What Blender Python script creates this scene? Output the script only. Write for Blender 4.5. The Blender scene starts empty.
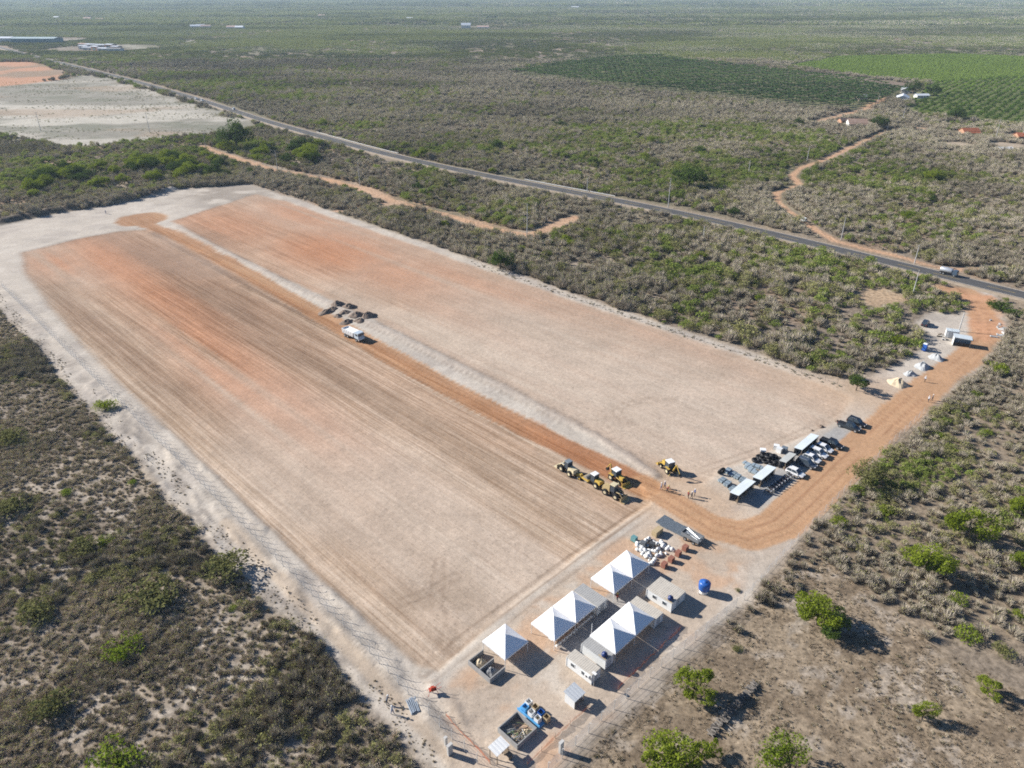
import bpy, bmesh, math, random
import numpy as np
from mathutils import Vector, Matrix

scene = bpy.context.scene
col = scene.collection
rad = math.radians

# ------------------------------------------------------------------ camera, sky, sun, exposure
FOC, CAM_H, PITCH = 735.0, 92.0, math.atan(396 / 735.0)
cam_d = bpy.data.cameras.new('camera')
cam_d.sensor_fit = 'HORIZONTAL'; cam_d.sensor_width = 36.0
cam_d.lens = 36.0 * FOC / 1024.0
cam_d.clip_start = 1.0; cam_d.clip_end = 60000.0
cam = bpy.data.objects.new('camera', cam_d); col.objects.link(cam)
cam.location = (0, 0, CAM_H); cam.rotation_euler = (math.pi / 2 - PITCH, 0, 0)
scene.camera = cam

SUN_EL, SHADOW_AZ = 28.5, -19.0            # shadows fall to the right and a little towards the camera
world = bpy.data.worlds.new('World'); scene.world = world; world.use_nodes = True
wn = world.node_tree; wn.nodes.clear()
w_out = wn.nodes.new('ShaderNodeOutputWorld'); w_bg = wn.nodes.new('ShaderNodeBackground')
w_sky = wn.nodes.new('ShaderNodeTexSky'); w_sky.sky_type = 'NISHITA'; w_sky.sun_disc = False
w_sky.sun_elevation = rad(SUN_EL)
sx, sy = -math.cos(rad(SHADOW_AZ)), -math.sin(rad(SHADOW_AZ))      # horizontal direction towards the sun
w_sky.sun_rotation = math.atan2(sx, sy)
w_sky.air_density = 1.0; w_sky.dust_density = 0.2; w_sky.ozone_density = 6.0; w_sky.altitude = 1500.0
w_bg.inputs['Strength'].default_value = 0.065
wn.links.new(w_sky.outputs[0], w_bg.inputs[0]); wn.links.new(w_bg.outputs[0], w_out.inputs[0])
sun_d = bpy.data.lights.new('sun', 'SUN'); sun_d.energy = 5.0; sun_d.angle = rad(0.53); sun_d.color = (1.0, 0.955, 0.89)
sun = bpy.data.objects.new('sun', sun_d); col.objects.link(sun)
sun_dir = Vector((-sx * math.cos(rad(SUN_EL)), -sy * math.cos(rad(SUN_EL)), -math.sin(rad(SUN_EL))))
sun.rotation_euler = sun_dir.to_track_quat('-Z', 'Y').to_euler(); sun.location = (-200, 60, 200)

scene.view_settings.view_transform = 'Standard'; scene.view_settings.look = 'None'
scene.view_settings.gamma = 1.0; scene.view_settings.exposure = 0.85; scene.view_settings.use_curve_mapping = False
scene.render.engine = 'CYCLES'
cy = scene.cycles
cy.max_bounces = 4; cy.diffuse_bounces = 2; cy.glossy_bounces = 2; cy.transmission_bounces = 2; cy.transparent_max_bounces = 8
cy.volume_bounces = 0; cy.caustics_reflective = False; cy.caustics_refractive = False
cy.use_denoising = False; cy.pixel_filter_type = 'BLACKMAN_HARRIS'; cy.filter_width = 1.8
try:
    cy.denoiser = 'OPENIMAGEDENOISE'; cy.denoising_input_passes = 'RGB_ALBEDO_NORMAL'; cy.denoising_prefilter = 'ACCURATE'
except Exception:
    pass

# ------------------------------------------------------------------ measuring: photo pixel -> place on the flat ground
cP, sP = math.cos(PITCH), math.sin(PITCH)
def gp(x, y, z=0.0):
    u, v = (x - 512) / FOC, (384 - y) / FOC
    dx, dy, dz = u, cP + v * sP, -sP + v * cP
    t = (z - CAM_H) / dz
    return (dx * t, dy * t)
def gpl(pts, z=0.0):
    return [gp(x, y, z) for x, y in pts]
R45 = math.sqrt(0.5)
A_ROT = -math.pi / 4                         # the site grid: +X of a rotated object runs down-right, +Y up-right

# ------------------------------------------------------------------ numpy noise
def _hash(ix, iy, seed):
    h = (ix.astype(np.int64) * 374761393 + iy.astype(np.int64) * 668265263 + seed * 1442695041) & 0x7fffffff
    h = ((h ^ (h >> 13)) * 1274126177) & 0x7fffffff
    h = (h ^ (h >> 16)) & 0x7fffffff
    return (h % 100003) / 100003.0
def vnoise(x, y, seed=0):
    ix, iy = np.floor(x), np.floor(y); fx, fy = x - ix, y - iy
    fx = fx * fx * (3 - 2 * fx); fy = fy * fy * (3 - 2 * fy)
    a, b = _hash(ix, iy, seed), _hash(ix + 1, iy, seed); c, d = _hash(ix, iy + 1, seed), _hash(ix + 1, iy + 1, seed)
    return (a * (1 - fx) + b * fx) * (1 - fy) + (c * (1 - fx) + d * fx) * fy
def fbm(x, y, scale, oct=4, seed=0, gain=0.5):
    s, a, f, n = 0.0, 1.0, 1.0 / scale, 0.0
    for o in range(oct):
        s = s + a * vnoise(x * f + 17.3 * o, y * f - 9.1 * o, seed + o * 7); n += a; a *= gain; f *= 2.03
    return s / n                               # 0..1, mean .5
def sstep(a, b, x):
    t = np.clip((x - a) / (b - a), 0, 1); return t * t * (3 - 2 * t)
def seg_d(x, y, p, q):
    px_, py_ = q[0] - p[0], q[1] - p[1]; L = px_ * px_ + py_ * py_ + 1e-9
    t = np.clip(((x - p[0]) * px_ + (y - p[1]) * py_) / L, 0, 1)
    return np.hypot(x - p[0] - t * px_, y - p[1] - t * py_)
def poly_sd(x, y, poly):                       # signed distance, positive inside
    d = np.full(x.shape, 1e9); ins = np.zeros(x.shape, bool); n = len(poly)
    for i in range(n):
        p, q = poly[i], poly[(i + 1) % n]
        d = np.minimum(d, seg_d(x, y, p, q))
        if p[1] != q[1]:
            c = ((p[1] > y) != (q[1] > y)) & (x < (q[0] - p[0]) * (y - p[1]) / (q[1] - p[1]) + p[0]); ins ^= c
    return np.where(ins, d, -d)
def line_sd(x, y, pts, w):                     # w half-width or list; positive inside
    best = np.full(x.shape, -1e9)
    for i in range(len(pts) - 1):
        ww = w if not isinstance(w, (list, tuple)) else 0.5 * (w[i] + w[i + 1])
        best = np.maximum(best, ww - seg_d(x, y, pts[i], pts[i + 1]))
    return best

# ------------------------------------------------------------------ the plan of the place
SITE = gpl([(-90, 245), (0, 226), (60, 213), (120, 204), (170, 190), (250, 184), (275, 192), (420, 241), (560, 289), (700, 336), (845, 382),
            (872, 376), (900, 364), (918, 350), (928, 334), (915, 322), (935, 312), (958, 316), (968, 306), (945, 292), (905, 283), (992, 290), (1007, 312),
            (1003, 338), (980, 366), (932, 408), (880, 458), (800, 540), (742, 606), (662, 677), (602, 730), (540, 800), (455, 810), (425, 770),
            (400, 742), (358, 697), (316, 640), (260, 598), (171, 500), (100, 420), (0, 308), (-90, 262)])
LEFT_FIELD = gpl([(22, 252), (80, 238), (118, 231), (162, 228), (235, 268), (330, 320), (440, 383), (560, 443), (615, 470), (642, 487), (650, 503), (601, 538), (500, 614), (438, 672),
                  (414, 664), (373, 626), (281, 540), (261, 520), (180, 440), (105, 368), (60, 318), (24, 272)])
RIGHT_FIELD = gpl([(172, 221), (255, 194), (285, 201), (420, 247), (560, 296), (700, 342), (830, 386), (852, 398), (838, 420), (770, 452), (722, 470), (700, 486), (660, 478),
                   (600, 440), (540, 405), (400, 332), (300, 286), (220, 247)])
TRACK = gpl([(138, 222), (170, 232), (235, 266), (310, 309), (380, 349), (440, 383), (500, 414), (560, 444), (615, 470), (645, 486)])
ACCESS = gpl([(952, 288), (972, 300), (984, 318), (984, 338), (966, 358), (930, 386), (900, 412), (870, 440), (840, 468), (805, 502), (780, 524), (748, 535), (716, 528), (690, 512), (664, 496), (640, 484)])
ACCESS_W = [9, 5, 4.2, 4.0, 4.0, 4.3, 4.6, 4.6, 4.6, 4.6, 4.4, 4.0, 3.6, 3.4, 3.4, 3.4]
RIDGE = gpl([(175, 226), (225, 252), (300, 290), (400, 337), (500, 386), (600, 438), (655, 474)])
HIGHWAY = gpl([(1180, 334), (1024, 298), (930, 272.5), (850, 253), (760, 231), (680, 212.5), (600, 198), (540, 187), (470, 173.5), (400, 159), (330, 139.5), (270, 123), (200, 100), (130, 80), (85, 69), (40, 58), (-30, 40), (-120, 22)])
TRACK_N = gpl([(1000, 268), (955, 270), (930, 266), (905, 258), (870, 250), (835, 241), (812, 228), (790, 212), (778, 202), (776, 193), (800, 185), (792, 176), (800, 168), (825, 160), (860, 143), (890, 130), (910, 127), (970, 134), (1060, 141), (1200, 152)])
TRACK_W = gpl([(200, 146), (235, 158), (275, 170), (320, 178), (365, 190), (395, 202), (440, 213), (490, 228), (530, 236), (575, 217)])
TRACK_W2 = gpl([(385, 205), (330, 212), (290, 207)])
TRACK_F = gpl([(815, 122), (840, 116), (862, 110), (885, 98)])
WHITE_CLEAR = gpl([(-60, 130), (0, 132), (60, 147), (120, 143), (200, 136), (232, 134), (262, 127), (200, 106), (130, 85), (92, 75), (40, 82), (-60, 84)])
RED_CLEAR = gpl([(-60, 62), (30, 62), (68, 72), (58, 79), (0, 88), (-60, 92)])
DRY_MEADOW = gpl([(742, 606), (800, 545), (850, 560), (905, 610), (960, 660), (1060, 720), (1060, 800), (540, 800), (602, 730), (662, 677)])
PALMS = gpl([(508, 74), (560, 64), (650, 57), (760, 70), (880, 84), (905, 92), (880, 106), (845, 111), (760, 103), (640, 90)])
CROP_LIGHT = gpl([(785, 66), (840, 56), (960, 54), (1060, 58), (1180, 64), (1060, 76), (935, 82), (860, 76)])
ORCHARD = gpl([(905, 98), (935, 82), (1060, 74), (1200, 82), (1200, 136), (1060, 128), (960, 119), (910, 112)])
BARE_STRIP = gpl([(770, 70), (830, 74), (925, 85), (915, 90), (860, 84), (780, 74)])
CLAY_GATE = gpl([(905, 283), (940, 290), (992, 296), (1006, 312), (1000, 330), (985, 345), (968, 330), (968, 308), (940, 300)])
BARE_MID = gpl([(850, 292), (880, 287), (905, 300), (880, 309), (855, 303)])
BARE_SAND = gpl([(700, 355), (735, 348), (790, 352), (806, 360), (770, 366), (720, 366)])
COMP = gpl([(440, 690), (520, 610), (600, 552), (640, 528), (676, 518), (725, 545), (748, 560), (735, 600), (660, 670), (600, 725), (540, 790), (455, 800)])
GRAVEL = [gpl([(556, 648), (598, 606), (612, 592), (652, 566), (664, 575), (640, 594), (606, 632), (578, 656)]), gpl([(713, 520), (736, 502), (745, 507), (722, 525)]), gpl([(818, 440), (846, 420), (866, 428), (838, 450)]),
          gpl([(740, 502), (800, 450), (815, 456), (760, 510)]), gpl([(655, 524), (668, 517), (700, 530), (690, 540)])]
def arc(cx, cy_, rx, ry, a0, a1, n=12):
    return [(cx + rx * math.cos(a0 + (a1 - a0) * i / n), cy_ + ry * math.sin(a0 + (a1 - a0) * i / n)) for i in range(n + 1)]
TYRES = [([(424, 672), (470, 632), (520, 596), (580, 552), (640, 510)], .8), ([(430, 678), (480, 640), (540, 592), (600, 548), (650, 512)], .6), ([(440, 560), (436, 600), (445, 640), (430, 668)], .5), ([(430, 585), (452, 610), (446, 650)], .5), ([(404, 600), (430, 590), (455, 575)], .5),
         (arc(665, 412, 48, 14, 2.4, 5.2), .45), (arc(660, 420, 60, 20, 2.6, 4.9), .3), ([(601, 538), (645, 507)], 1.0), ([(590, 470), (560, 500), (500, 540)], .25), ([(700, 470), (760, 450), (830, 420), (870, 395)], .5), ([(500, 690), (470, 700), (455, 720)], .4), (arc(480, 702, 22, 14, 0, 5.5), .4), ([(560, 520), (520, 480), (470, 450)], .25)]

# ------------------------------------------------------------------ helpers: materials
M = {}
def new_mat(name):
    m = bpy.data.materials.new(name); m.use_nodes = True; m.node_tree.nodes.clear()
    return m, m.node_tree.nodes, m.node_tree.links
def mat(name, c, rough=0.7, metal=0.0, var=0.12, scale=3.0, spec=0.3, bump=0.0, coat=0.0):
    """painted / solid surface with mottled wear in object space"""
    if name in M: return M[name]
    m, N, L = new_mat(name)
    o = N.new('ShaderNodeOutputMaterial'); b = N.new('ShaderNodeBsdfPrincipled')
    tc = N.new('ShaderNodeTexCoord'); n = N.new('ShaderNodeTexNoise'); n.inputs['Scale'].default_value = scale; n.inputs['Detail'].default_value = 5
    L.new(tc.outputs['Object'], n.inputs['Vector'])
    mr = N.new('ShaderNodeMapRange'); mr.inputs['To Min'].default_value = 1 - var * 1.6; mr.inputs['To Max'].default_value = 1 + var * 1.2
    L.new(n.outputs['Fac'], mr.inputs['Value'])
    mx = N.new('ShaderNodeMix'); mx.data_type = 'RGBA'; mx.blend_type = 'MULTIPLY'; mx.inputs['Factor'].default_value = 1
    mx.inputs[6].default_value = (*c, 1); L.new(mr.outputs[0], mx.inputs[7]); L.new(mx.outputs[2], b.inputs['Base Color'])
    b.inputs['Roughness'].default_value = rough; b.inputs['Metallic'].default_value = metal
    b.inputs['Specular IOR Level'].default_value = spec
    if coat: b.inputs['Coat Weight'].default_value = coat; b.inputs['Coat Roughness'].default_value = 0.08
    if bump:
        bp = N.new('ShaderNodeBump'); bp.inputs['Strength'].default_value = bump; bp.inputs['Distance'].default_value = 0.05
        L.new(n.outputs['Fac'], bp.inputs['Height']); L.new(bp.outputs[0], b.inputs['Normal'])
    L.new(b.outputs[0], o.inputs[0]); M[name] = m
    return m
def foliage_mat(name, dark, light, trans=0.25):
    """leaf or twig: tone picked per plant (tint) and per clump (position)"""
    m, N, L = new_mat(name)
    o = N.new('ShaderNodeOutputMaterial'); d = N.new('ShaderNodeBsdfDiffuse'); t = N.new('ShaderNodeBsdfTranslucent'); s = N.new('ShaderNodeMixShader')
    at = N.new('ShaderNodeAttribute'); at.attribute_type = 'INSTANCER'; at.attribute_name = 'tint'
    oi = N.new('ShaderNodeObjectInfo')
    g = N.new('ShaderNodeNewGeometry')
    n = N.new('ShaderNodeTexNoise'); n.inputs['Scale'].default_value = 0.9; n.inputs['Detail'].default_value = 3; L.new(g.outputs['Position'], n.inputs['Vector'])
    a1 = N.new('ShaderNodeMath'); a1.operation = 'MULTIPLY_ADD'; a1.inputs[1].default_value = 0.9; a1.inputs[2].default_value = -0.32; L.new(n.outputs['Fac'], a1.inputs[0])
    a2 = N.new('ShaderNodeMath'); a2.operation = 'ADD'; a2.use_clamp = True; L.new(a1.outputs[0], a2.inputs[0])
    mx0 = N.new('ShaderNodeMath'); mx0.operation = 'MULTIPLY_ADD'; mx0.inputs[1].default_value = 0.25; L.new(oi.outputs['Random'], mx0.inputs[0]); L.new(at.outputs['Fac'], mx0.inputs[2])
    L.new(mx0.outputs[0], a2.inputs[1])
    mx = N.new('ShaderNodeMix'); mx.data_type = 'RGBA'; mx.inputs[6].default_value = (*dark, 1); mx.inputs[7].default_value = (*light, 1); L.new(a2.outputs[0], mx.inputs['Factor'])
    L.new(mx.outputs[2], d.inputs['Color']); L.new(mx.outputs[2], t.inputs['Color']); s.inputs[0].default_value = trans
    L.new(d.outputs[0], s.inputs[1]); L.new(t.outputs[0], s.inputs[2]); L.new(s.outputs[0], o.inputs[0]); M[name] = m
    return m

# ------------------------------------------------------------------ helpers: meshes and things
class MB:
    def __init__(s): s.v = []; s.f = []; s.m = []; s.mi = 0
    def add(s, vs, fs):
        o = len(s.v); s.v += [tuple(p) for p in vs]; s.f += [tuple(i + o for i in f) for f in fs]; s.m += [s.mi] * len(fs); return s
    def box(s, c, d, rz=0.0, ry=0.0, rx=0.0, taper=1.0):
        hx, hy, hz = d[0] / 2, d[1] / 2, d[2] / 2
        vs = [Vector((x * hx * (taper if z > 0 else 1), y * hy * (taper if z > 0 else 1), z * hz)) for z in (-1, 1) for x, y in ((-1, -1), (1, -1), (1, 1), (-1, 1))]
        if rz or ry or rx:
            R = Matrix.Rotation(rz, 3, 'Z') @ Matrix.Rotation(ry, 3, 'Y') @ Matrix.Rotation(rx, 3, 'X'); vs = [R @ v for v in vs]
        c = Vector(c)
        return s.add([v + c for v in vs], [(3, 2, 1, 0), (4, 5, 6, 7), (0, 1, 5, 4), (1, 2, 6, 5), (2, 3, 7, 6), (3, 0, 4, 7)])
    def b2(s, x0, x1, y0, y1, z0, z1): return s.box(((x0 + x1) / 2, (y0 + y1) / 2, (z0 + z1) / 2), (x1 - x0, y1 - y0, z1 - z0))
    def tube(s, p, q, r0, r1=None, n=8, caps=True):
        r1 = r0 if r1 is None else r1; p, q = Vector(p), Vector(q); d = (q - p).normalized()
        u = d.orthogonal().normalized(); w = d.cross(u)
        vs = [p + (u * math.cos(2 * math.pi * i / n) + w * math.sin(2 * math.pi * i / n)) * r0 for i in range(n)] + \
             [q + (u * math.cos(2 * math.pi * i / n) + w * math.sin(2 * math.pi * i / n)) * r1 for i in range(n)]
        fs = [(i, (i + 1) % n, n + (i + 1) % n, n + i) for i in range(n)]
        if caps: fs += [tuple(range(n - 1, -1, -1)), tuple(range(n, 2 * n))]
        return s.add(vs, fs)
    def path(s, pts, r, n=6):
        for a, b in zip(pts[:-1], pts[1:]): s.tube(a, b, r, r, n)
        return s
    def prism(s, prof, y0, y1):                 # profile in XZ, extruded along Y
        n = len(prof)
        return s.add([(x, y0, z) for x, z in prof] + [(x, y1, z) for x, z in prof],
                     [tuple(range(n)), tuple(range(2 * n - 1, n - 1, -1))] + [(i, n + i, n + (i + 1) % n, (i + 1) % n) for i in range(n)])
    def lathe(s, prof, c=(0, 0, 0), n=16):      # (r, z) rings
        vs = [(c[0] + r * math.cos(2 * math.pi * i / n), c[1] + r * math.sin(2 * math.pi * i / n), c[2] + z) for r, z in prof for i in range(n)]
        fs = [(k * n + i, k * n + (i + 1) % n, (k + 1) * n + (i + 1) % n, (k + 1) * n + i) for k in range(len(prof) - 1) for i in range(n)]
        fs += [tuple(range(n - 1, -1, -1)), tuple(range((len(prof) - 1) * n, len(prof) * n))]
        return s.add(vs, fs)
    def torus(s, c, R, r, axis='Y', n=16, k=8):
        vs, fs = [], []
        for i in range(n):
            a = 2 * math.pi * i / n
            for j in range(k):
                b = 2 * math.pi * j / k; q = R + r * math.cos(b); h = r * math.sin(b)
                p = (q * math.cos(a), h, q * math.sin(a)) if axis == 'Y' else ((q * math.cos(a), q * math.sin(a), h) if axis == 'Z' else (h, q * math.cos(a), q * math.sin(a)))
                vs.append((p[0] + c[0], p[1] + c[1], p[2] + c[2]))
        for i in range(n):
            for j in range(k): fs.append((i * k + j, ((i + 1) % n) * k + j, ((i + 1) % n) * k + (j + 1) % k, i * k + (j + 1) % k))
        return s.add(vs, fs)
    def mesh(s, name, mats, smooth=False):
        me = bpy.data.meshes.new(name); me.from_pydata(s.v, [], s.f)
        for m_ in (mats if isinstance(mats, (list, tuple)) else [mats]): me.materials.append(m_)
        if any(s.m): me.polygons.foreach_set('material_index', s.m)
        if smooth: me.polygons.foreach_set('use_smooth', [True] * len(me.polygons))
        me.update()
        return me
    def build(s, name, mats, parent=None, loc=None, rz=0.0, smooth=False):
        o = bpy.data.objects.new(name, s.mesh(name, mats, smooth)); col.objects.link(o)
        if parent is not None: o.parent = parent
        if loc is not None: o.location = loc
        if rz: o.rotation_euler = (0, 0, rz)
        return o
def tag(o, label, cat, group=None, kind=None):
    o['label'] = label; o['category'] = cat
    if group: o['group'] = group
    if kind: o['kind'] = kind
    return o
def thing(name, label, cat, loc=(0, 0, 0), rz=0.0, group=None):
    o = bpy.data.objects.new(name, None); col.objects.link(o); o.empty_display_size = 0.3
    o.location = loc if len(loc) == 3 else (loc[0], loc[1], 0); o.rotation_euler = (0, 0, rz)
    return tag(o, label, cat, group)
def dup(root, loc, rz, label, group=None, scale=None):
    def cp(o, par):
        c = o.copy(); col.objects.link(c)
        if par is not None: c.parent = par; c.matrix_parent_inverse = o.matrix_parent_inverse.copy()
        for ch in kids.get(o.name, []): cp(ch, c)
        return c
    kids = {}
    def walk(o):
        kids[o.name] = list(o.children)
        for ch in o.children: walk(ch)
    walk(root)
    r = cp(root, None); r.location = loc if len(loc) == 3 else (loc[0], loc[1], 0); r.rotation_euler = (0, 0, rz)
    if scale: r.scale = (scale,) * 3 if not isinstance(scale, tuple) else scale
    r['label'] = label
    if group: r['group'] = group
    return r
def structure(o, label, cat):
    o['kind'] = 'structure'; return tag(o, label, cat)

# ------------------------------------------------------------------ the ground: one sheet to the horizon, soil colour by zone
def axis(fine0, fine1, step, mid0, mid1, mstep, end0, end1, grow):
    a = list(np.arange(fine0, fine1 + 1e-6, step))
    x = a[-1]; s = mstep
    while x < mid1: x += s; a.append(x)
    while x < end1: s *= grow; x += s; a.append(x)
    x = a[0]; s = mstep; pre = []
    while x > mid0: x -= s; pre.append(x)
    while x > end0: s *= grow; x -= s; pre.append(x)
    return np.array(pre[::-1] + a)
gx = axis(-112, 128, 0.55, -330, 360, 1.5, -16000, 16000, 1.035)
gy = axis(48, 150, 0.55, 40, 430, 1.4, -400, 19000, 1.022)
X, Y = np.meshgrid(gx, gy)

def along(x, y): return (x - y) * R45            # metres along the site (down-right)
def across(x, y): return (x + y) * R45           # metres across the site (up-right)
def blob(x, y, p, la, lb, rot=A_ROT):            # soft patch round a photo point, la along the site, lb across
    c = gp(*p); dx, dy = x - c[0], y - c[1]
    u, v = dx * math.cos(rot) + dy * math.sin(rot), -dx * math.sin(rot) + dy * math.cos(rot)
    return np.exp(-(u / la) ** 2 - (v / lb) ** 2)

def soil(x, y):
    """base colour of the bare soil (linear), stripe strength, speckle strength, height"""
    n_b, n_m, n_s = fbm(x, y, 60, 4, 1), fbm(x, y, 9, 4, 2), fbm(x, y, 1.8, 3, 3)
    wob = (n_m - 0.5) * 3.0 + (n_s - 0.5) * 1.4
    far = sstep(300, 900, y)
    def mixc(c, k, m):
        m = m[..., None]; return c * (1 - m) + np.array(k) * m
    c = np.ones(x.shape + (3,)) * np.array((0.215, 0.175, 0.135))
    c = mixc(c, (0.31, 0.255, 0.195), sstep(0.45, 0.7, fbm(x, y, 22, 4, 11)))
    c = mixc(c, (0.30, 0.19, 0.115), sstep(0.6, 0.75, fbm(x, y, 45, 3, 12)) * 0.5 * sstep(150, 260, y))
    c = mixc(c, (0.15, 0.145, 0.085), sstep(0.42, 0.62, fbm(x, y, 130, 4, 13)) * 0.75 * sstep(260, 420, y))
    # pale sandy gaps in the near scrub on the left
    left = sstep(2, 14, -across(x, y) + 38.0) * (y < 330)
    nr = np.abs(fbm(x, y, 15, 4, 21) - 0.5); path = sstep(0.055, 0.02, nr) * sstep(0.45, 0.55, fbm(x, y, 40, 2, 22))
    c = mixc(c, (0.44, 0.385, 0.32), np.clip(path * 0.45 + sstep(0.59, 0.69, fbm(x, y, 3.2, 3, 23)) * 0.45 * sstep(.35, .6, fbm(x, y, 30, 2, 24) + .25 * sstep(26, 40, across(x, y))), 0, 1) * left)
    # dry meadow, lower right
    dm = sstep(-4, 4, poly_sd(x, y, DRY_MEADOW) + wob * 2)
    c = mixc(c, (0.275, 0.215, 0.15), dm); c = mixc(c, (0.185, 0.14, 0.095), dm * sstep(0.47, 0.62, fbm(x, y, 4, 4, 31)) * 0.85)
    c = mixc(c, (0.35, 0.295, 0.235), dm * sstep(0.57, 0.66, fbm(x, y, 3, 4, 32)) * 0.8)
    rightz = sstep(6, 20, across(x, y) - 96) * sstep(0, 10, along(x, y) + 52) * (1 - dm) * sstep(420, 250, y)
    c = mixc(c, (0.24, 0.19, 0.135), rightz * 0.8)
    # clearings and far fields
    rc = sstep(-6, 6, poly_sd(x, y, WHITE_CLEAR) + (fbm(x, y, 30, 4, 41) - 0.5) * 40)
    c = mixc(c, (0.25, 0.23, 0.185), rc); c = mixc(c, (0.20, 0.195, 0.145), rc * sstep(0.44, 0.58, fbm(x * 0.45, y, 22, 4, 42)) * 0.85); c = mixc(c, (0.31, 0.285, 0.235), rc * sstep(.55, .65, fbm(x * .5, y, 9, 4, 45)) * .7); c = mixc(c, (0.50, 0.46, 0.385), rc * sstep(.58, .66, fbm(x * .4, y, 40, 4, 46)) * .8); c = mixc(c, (0.36, 0.27, 0.19), rc * sstep(.58, .68, fbm(x * .4, y, 55, 4, 47)) * .6)
    c = mixc(c, (0.46, 0.42, 0.35), np.clip(rc * blob(x, y, (75, 107), 50, 9, 0.0) * 1.4, 0, 1)); c = mixc(c, (0.40, 0.365, 0.305), rc * sstep(-30, 0, -poly_sd(x, y, WHITE_CLEAR)) * sstep(0.4, 0.55, fbm(x, y, 25, 3, 43)))
    re = sstep(-8, 8, poly_sd(x, y, RED_CLEAR) + (n_b - 0.5) * 40)
    c = mixc(c, (0.46, 0.25, 0.15), re); c = mixc(c, (0.24, 0.19, 0.13), re * sstep(0.52, 0.6, fbm(x, y * 0.5, 40, 3, 44)) * 0.8)
    cl = sstep(-8, 8, poly_sd(x, y, CROP_LIGHT) + (n_b - 0.5) * 30); c = mixc(c, (0.17, 0.22, 0.06), cl)
    oc = sstep(-8, 8, poly_sd(x, y, ORCHARD)); c = mixc(c, (0.15, 0.17, 0.06), oc)
    bs = sstep(-5, 5, poly_sd(x, y, BARE_STRIP)); c = mixc(c, (0.22, 0.17, 0.13), bs)
    pm = sstep(-5, 5, poly_sd(x, y, PALMS)); c = mixc(c, (0.16, 0.16, 0.085), pm)
    for pp in ([(52, 41.5), (85, 46)], [(75, 39), (108, 46)], [(105, 41), (145, 49)], [(137, 38.5), (182, 48)], [(160, 37), (215, 45)]):
        c = mixc(c, (0.40, 0.37, 0.30), sstep(-4, 4, line_sd(x, y, gpl(pp), 9.0)) * .8)
    for (px_, py_, la, lb, k) in ((1010, 146, 9, 22, .7), (957, 145, 8, 14, .8), (985, 153, 7, 18, .6), (880, 285, 14, 8, .5)):
        c = mixc(c, (0.46, 0.37, 0.27), np.clip(blob(x, y, (px_, py_), la, lb, 0) * 1.5, 0, 1) * k)
    bm = sstep(-2, 2, poly_sd(x, y, BARE_MID) + wob * 2.2); c = mixc(c, (0.42, 0.30, 0.19), bm * 0.8)
    # dirt tracks beyond the site
    for pts, w in ((TRACK_N, 2.0), (TRACK_W, 2.6), (TRACK_W2, 1.5), (TRACK_F, 3.5)):
        t = sstep(-1.0, 1.2, line_sd(x, y, pts, w) + wob * 0.8); c = mixc(c, (0.50, 0.31, 0.19), t * 0.95)
    for (px_, py_, la, lb, k) in ((300, 175, 8, 30, .7), (375, 188, 10, 25, .8), (400, 205, 14, 14, .8), (345, 205, 16, 12, .6), (430, 212, 10, 22, .6), (480, 225, 9, 18, .6), (255, 165, 7, 20, .6), (560, 225, 8, 14, .6), (330, 190, 12, 10, .5), (840, 262, 8, 12, .5), (1000, 285, 8, 12, .5)):
        c = mixc(c, (0.46, 0.31, 0.205), np.clip(blob(x, y, (px_, py_), la, lb, 0) * 1.5 * sstep(.4, .58, n_m), 0, 1) * k)
    verge = sstep(-2.5, 1.5, line_sd(x, y, HIGHWAY, 6.6) + wob); c = mixc(c, (0.30, 0.235, 0.165), verge * 0.7)
    # the cleared site
    st = sstep(-1.2, 1.4, poly_sd(x, y, SITE) + wob * 0.9)
    a, b = along(x, y), across(x, y)
    strip = fbm(a / 70, b, 2.6, 4, 51); strip2 = fbm(a / 25, b, 0.9, 3, 52); strip3 = fbm(a / 160, b, 9.0, 3, 53)
    s = np.ones(x.shape + (3,)) * np.array((0.46, 0.405, 0.34))
    s = mixc(s, (0.37, 0.325, 0.28), sstep(0.5, 0.68, n_m) * 0.7)
    s = mixc(s, (0.52, 0.465, 0.395), sstep(0.55, 0.68, fbm(x, y, 5, 4, 54)) * 0.6)
    lm = sstep(3, -1, b - 45 + (n_m - 0.5) * 4) * (y < 360)
    s = mixc(s, (0.27, 0.235, 0.20), lm * sstep(0.49, 0.60, fbm(a / 4, b, 1.5, 4, 55)) * 0.85 * sstep(44.5, 41.5, b + (n_m - .5) * 3))   # dug-over edge of the left margin
    nw = blob(x, y, (230, 194), 30, 20); s = mixc(s, (0.25, 0.21, 0.17), np.clip(nw * 1.5, 0, 1) * 0.7 * sstep(0.42, 0.6, n_m + 0.1))
    lf = sstep(-0.7, 0.7, poly_sd(x, y, LEFT_FIELD) + wob * 0.35); rf = sstep(-0.9, 0.9, poly_sd(x, y, RIGHT_FIELD) + wob * 0.6)
    fld = np.maximum(lf, rf)
    f = np.ones(x.shape + (3,)) * np.array((0.415, 0.305, 0.225))
    f = mixc(f, (0.50, 0.415, 0.325), sstep(0.48, 0.66, strip) * 0.75); f = mixc(f, (0.345, 0.265, 0.20), sstep(0.52, 0.66, strip2) * 0.22); f = mixc(f, (0.34, 0.265, 0.20), sstep(0.5, 0.64, strip3) * 0.55); f = mixc(f, (0.35, 0.28, 0.215), sstep(.54, .66, fbm(x, y, 26, 4, 57)) * .45)
    red = np.zeros(x.shape)
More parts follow.
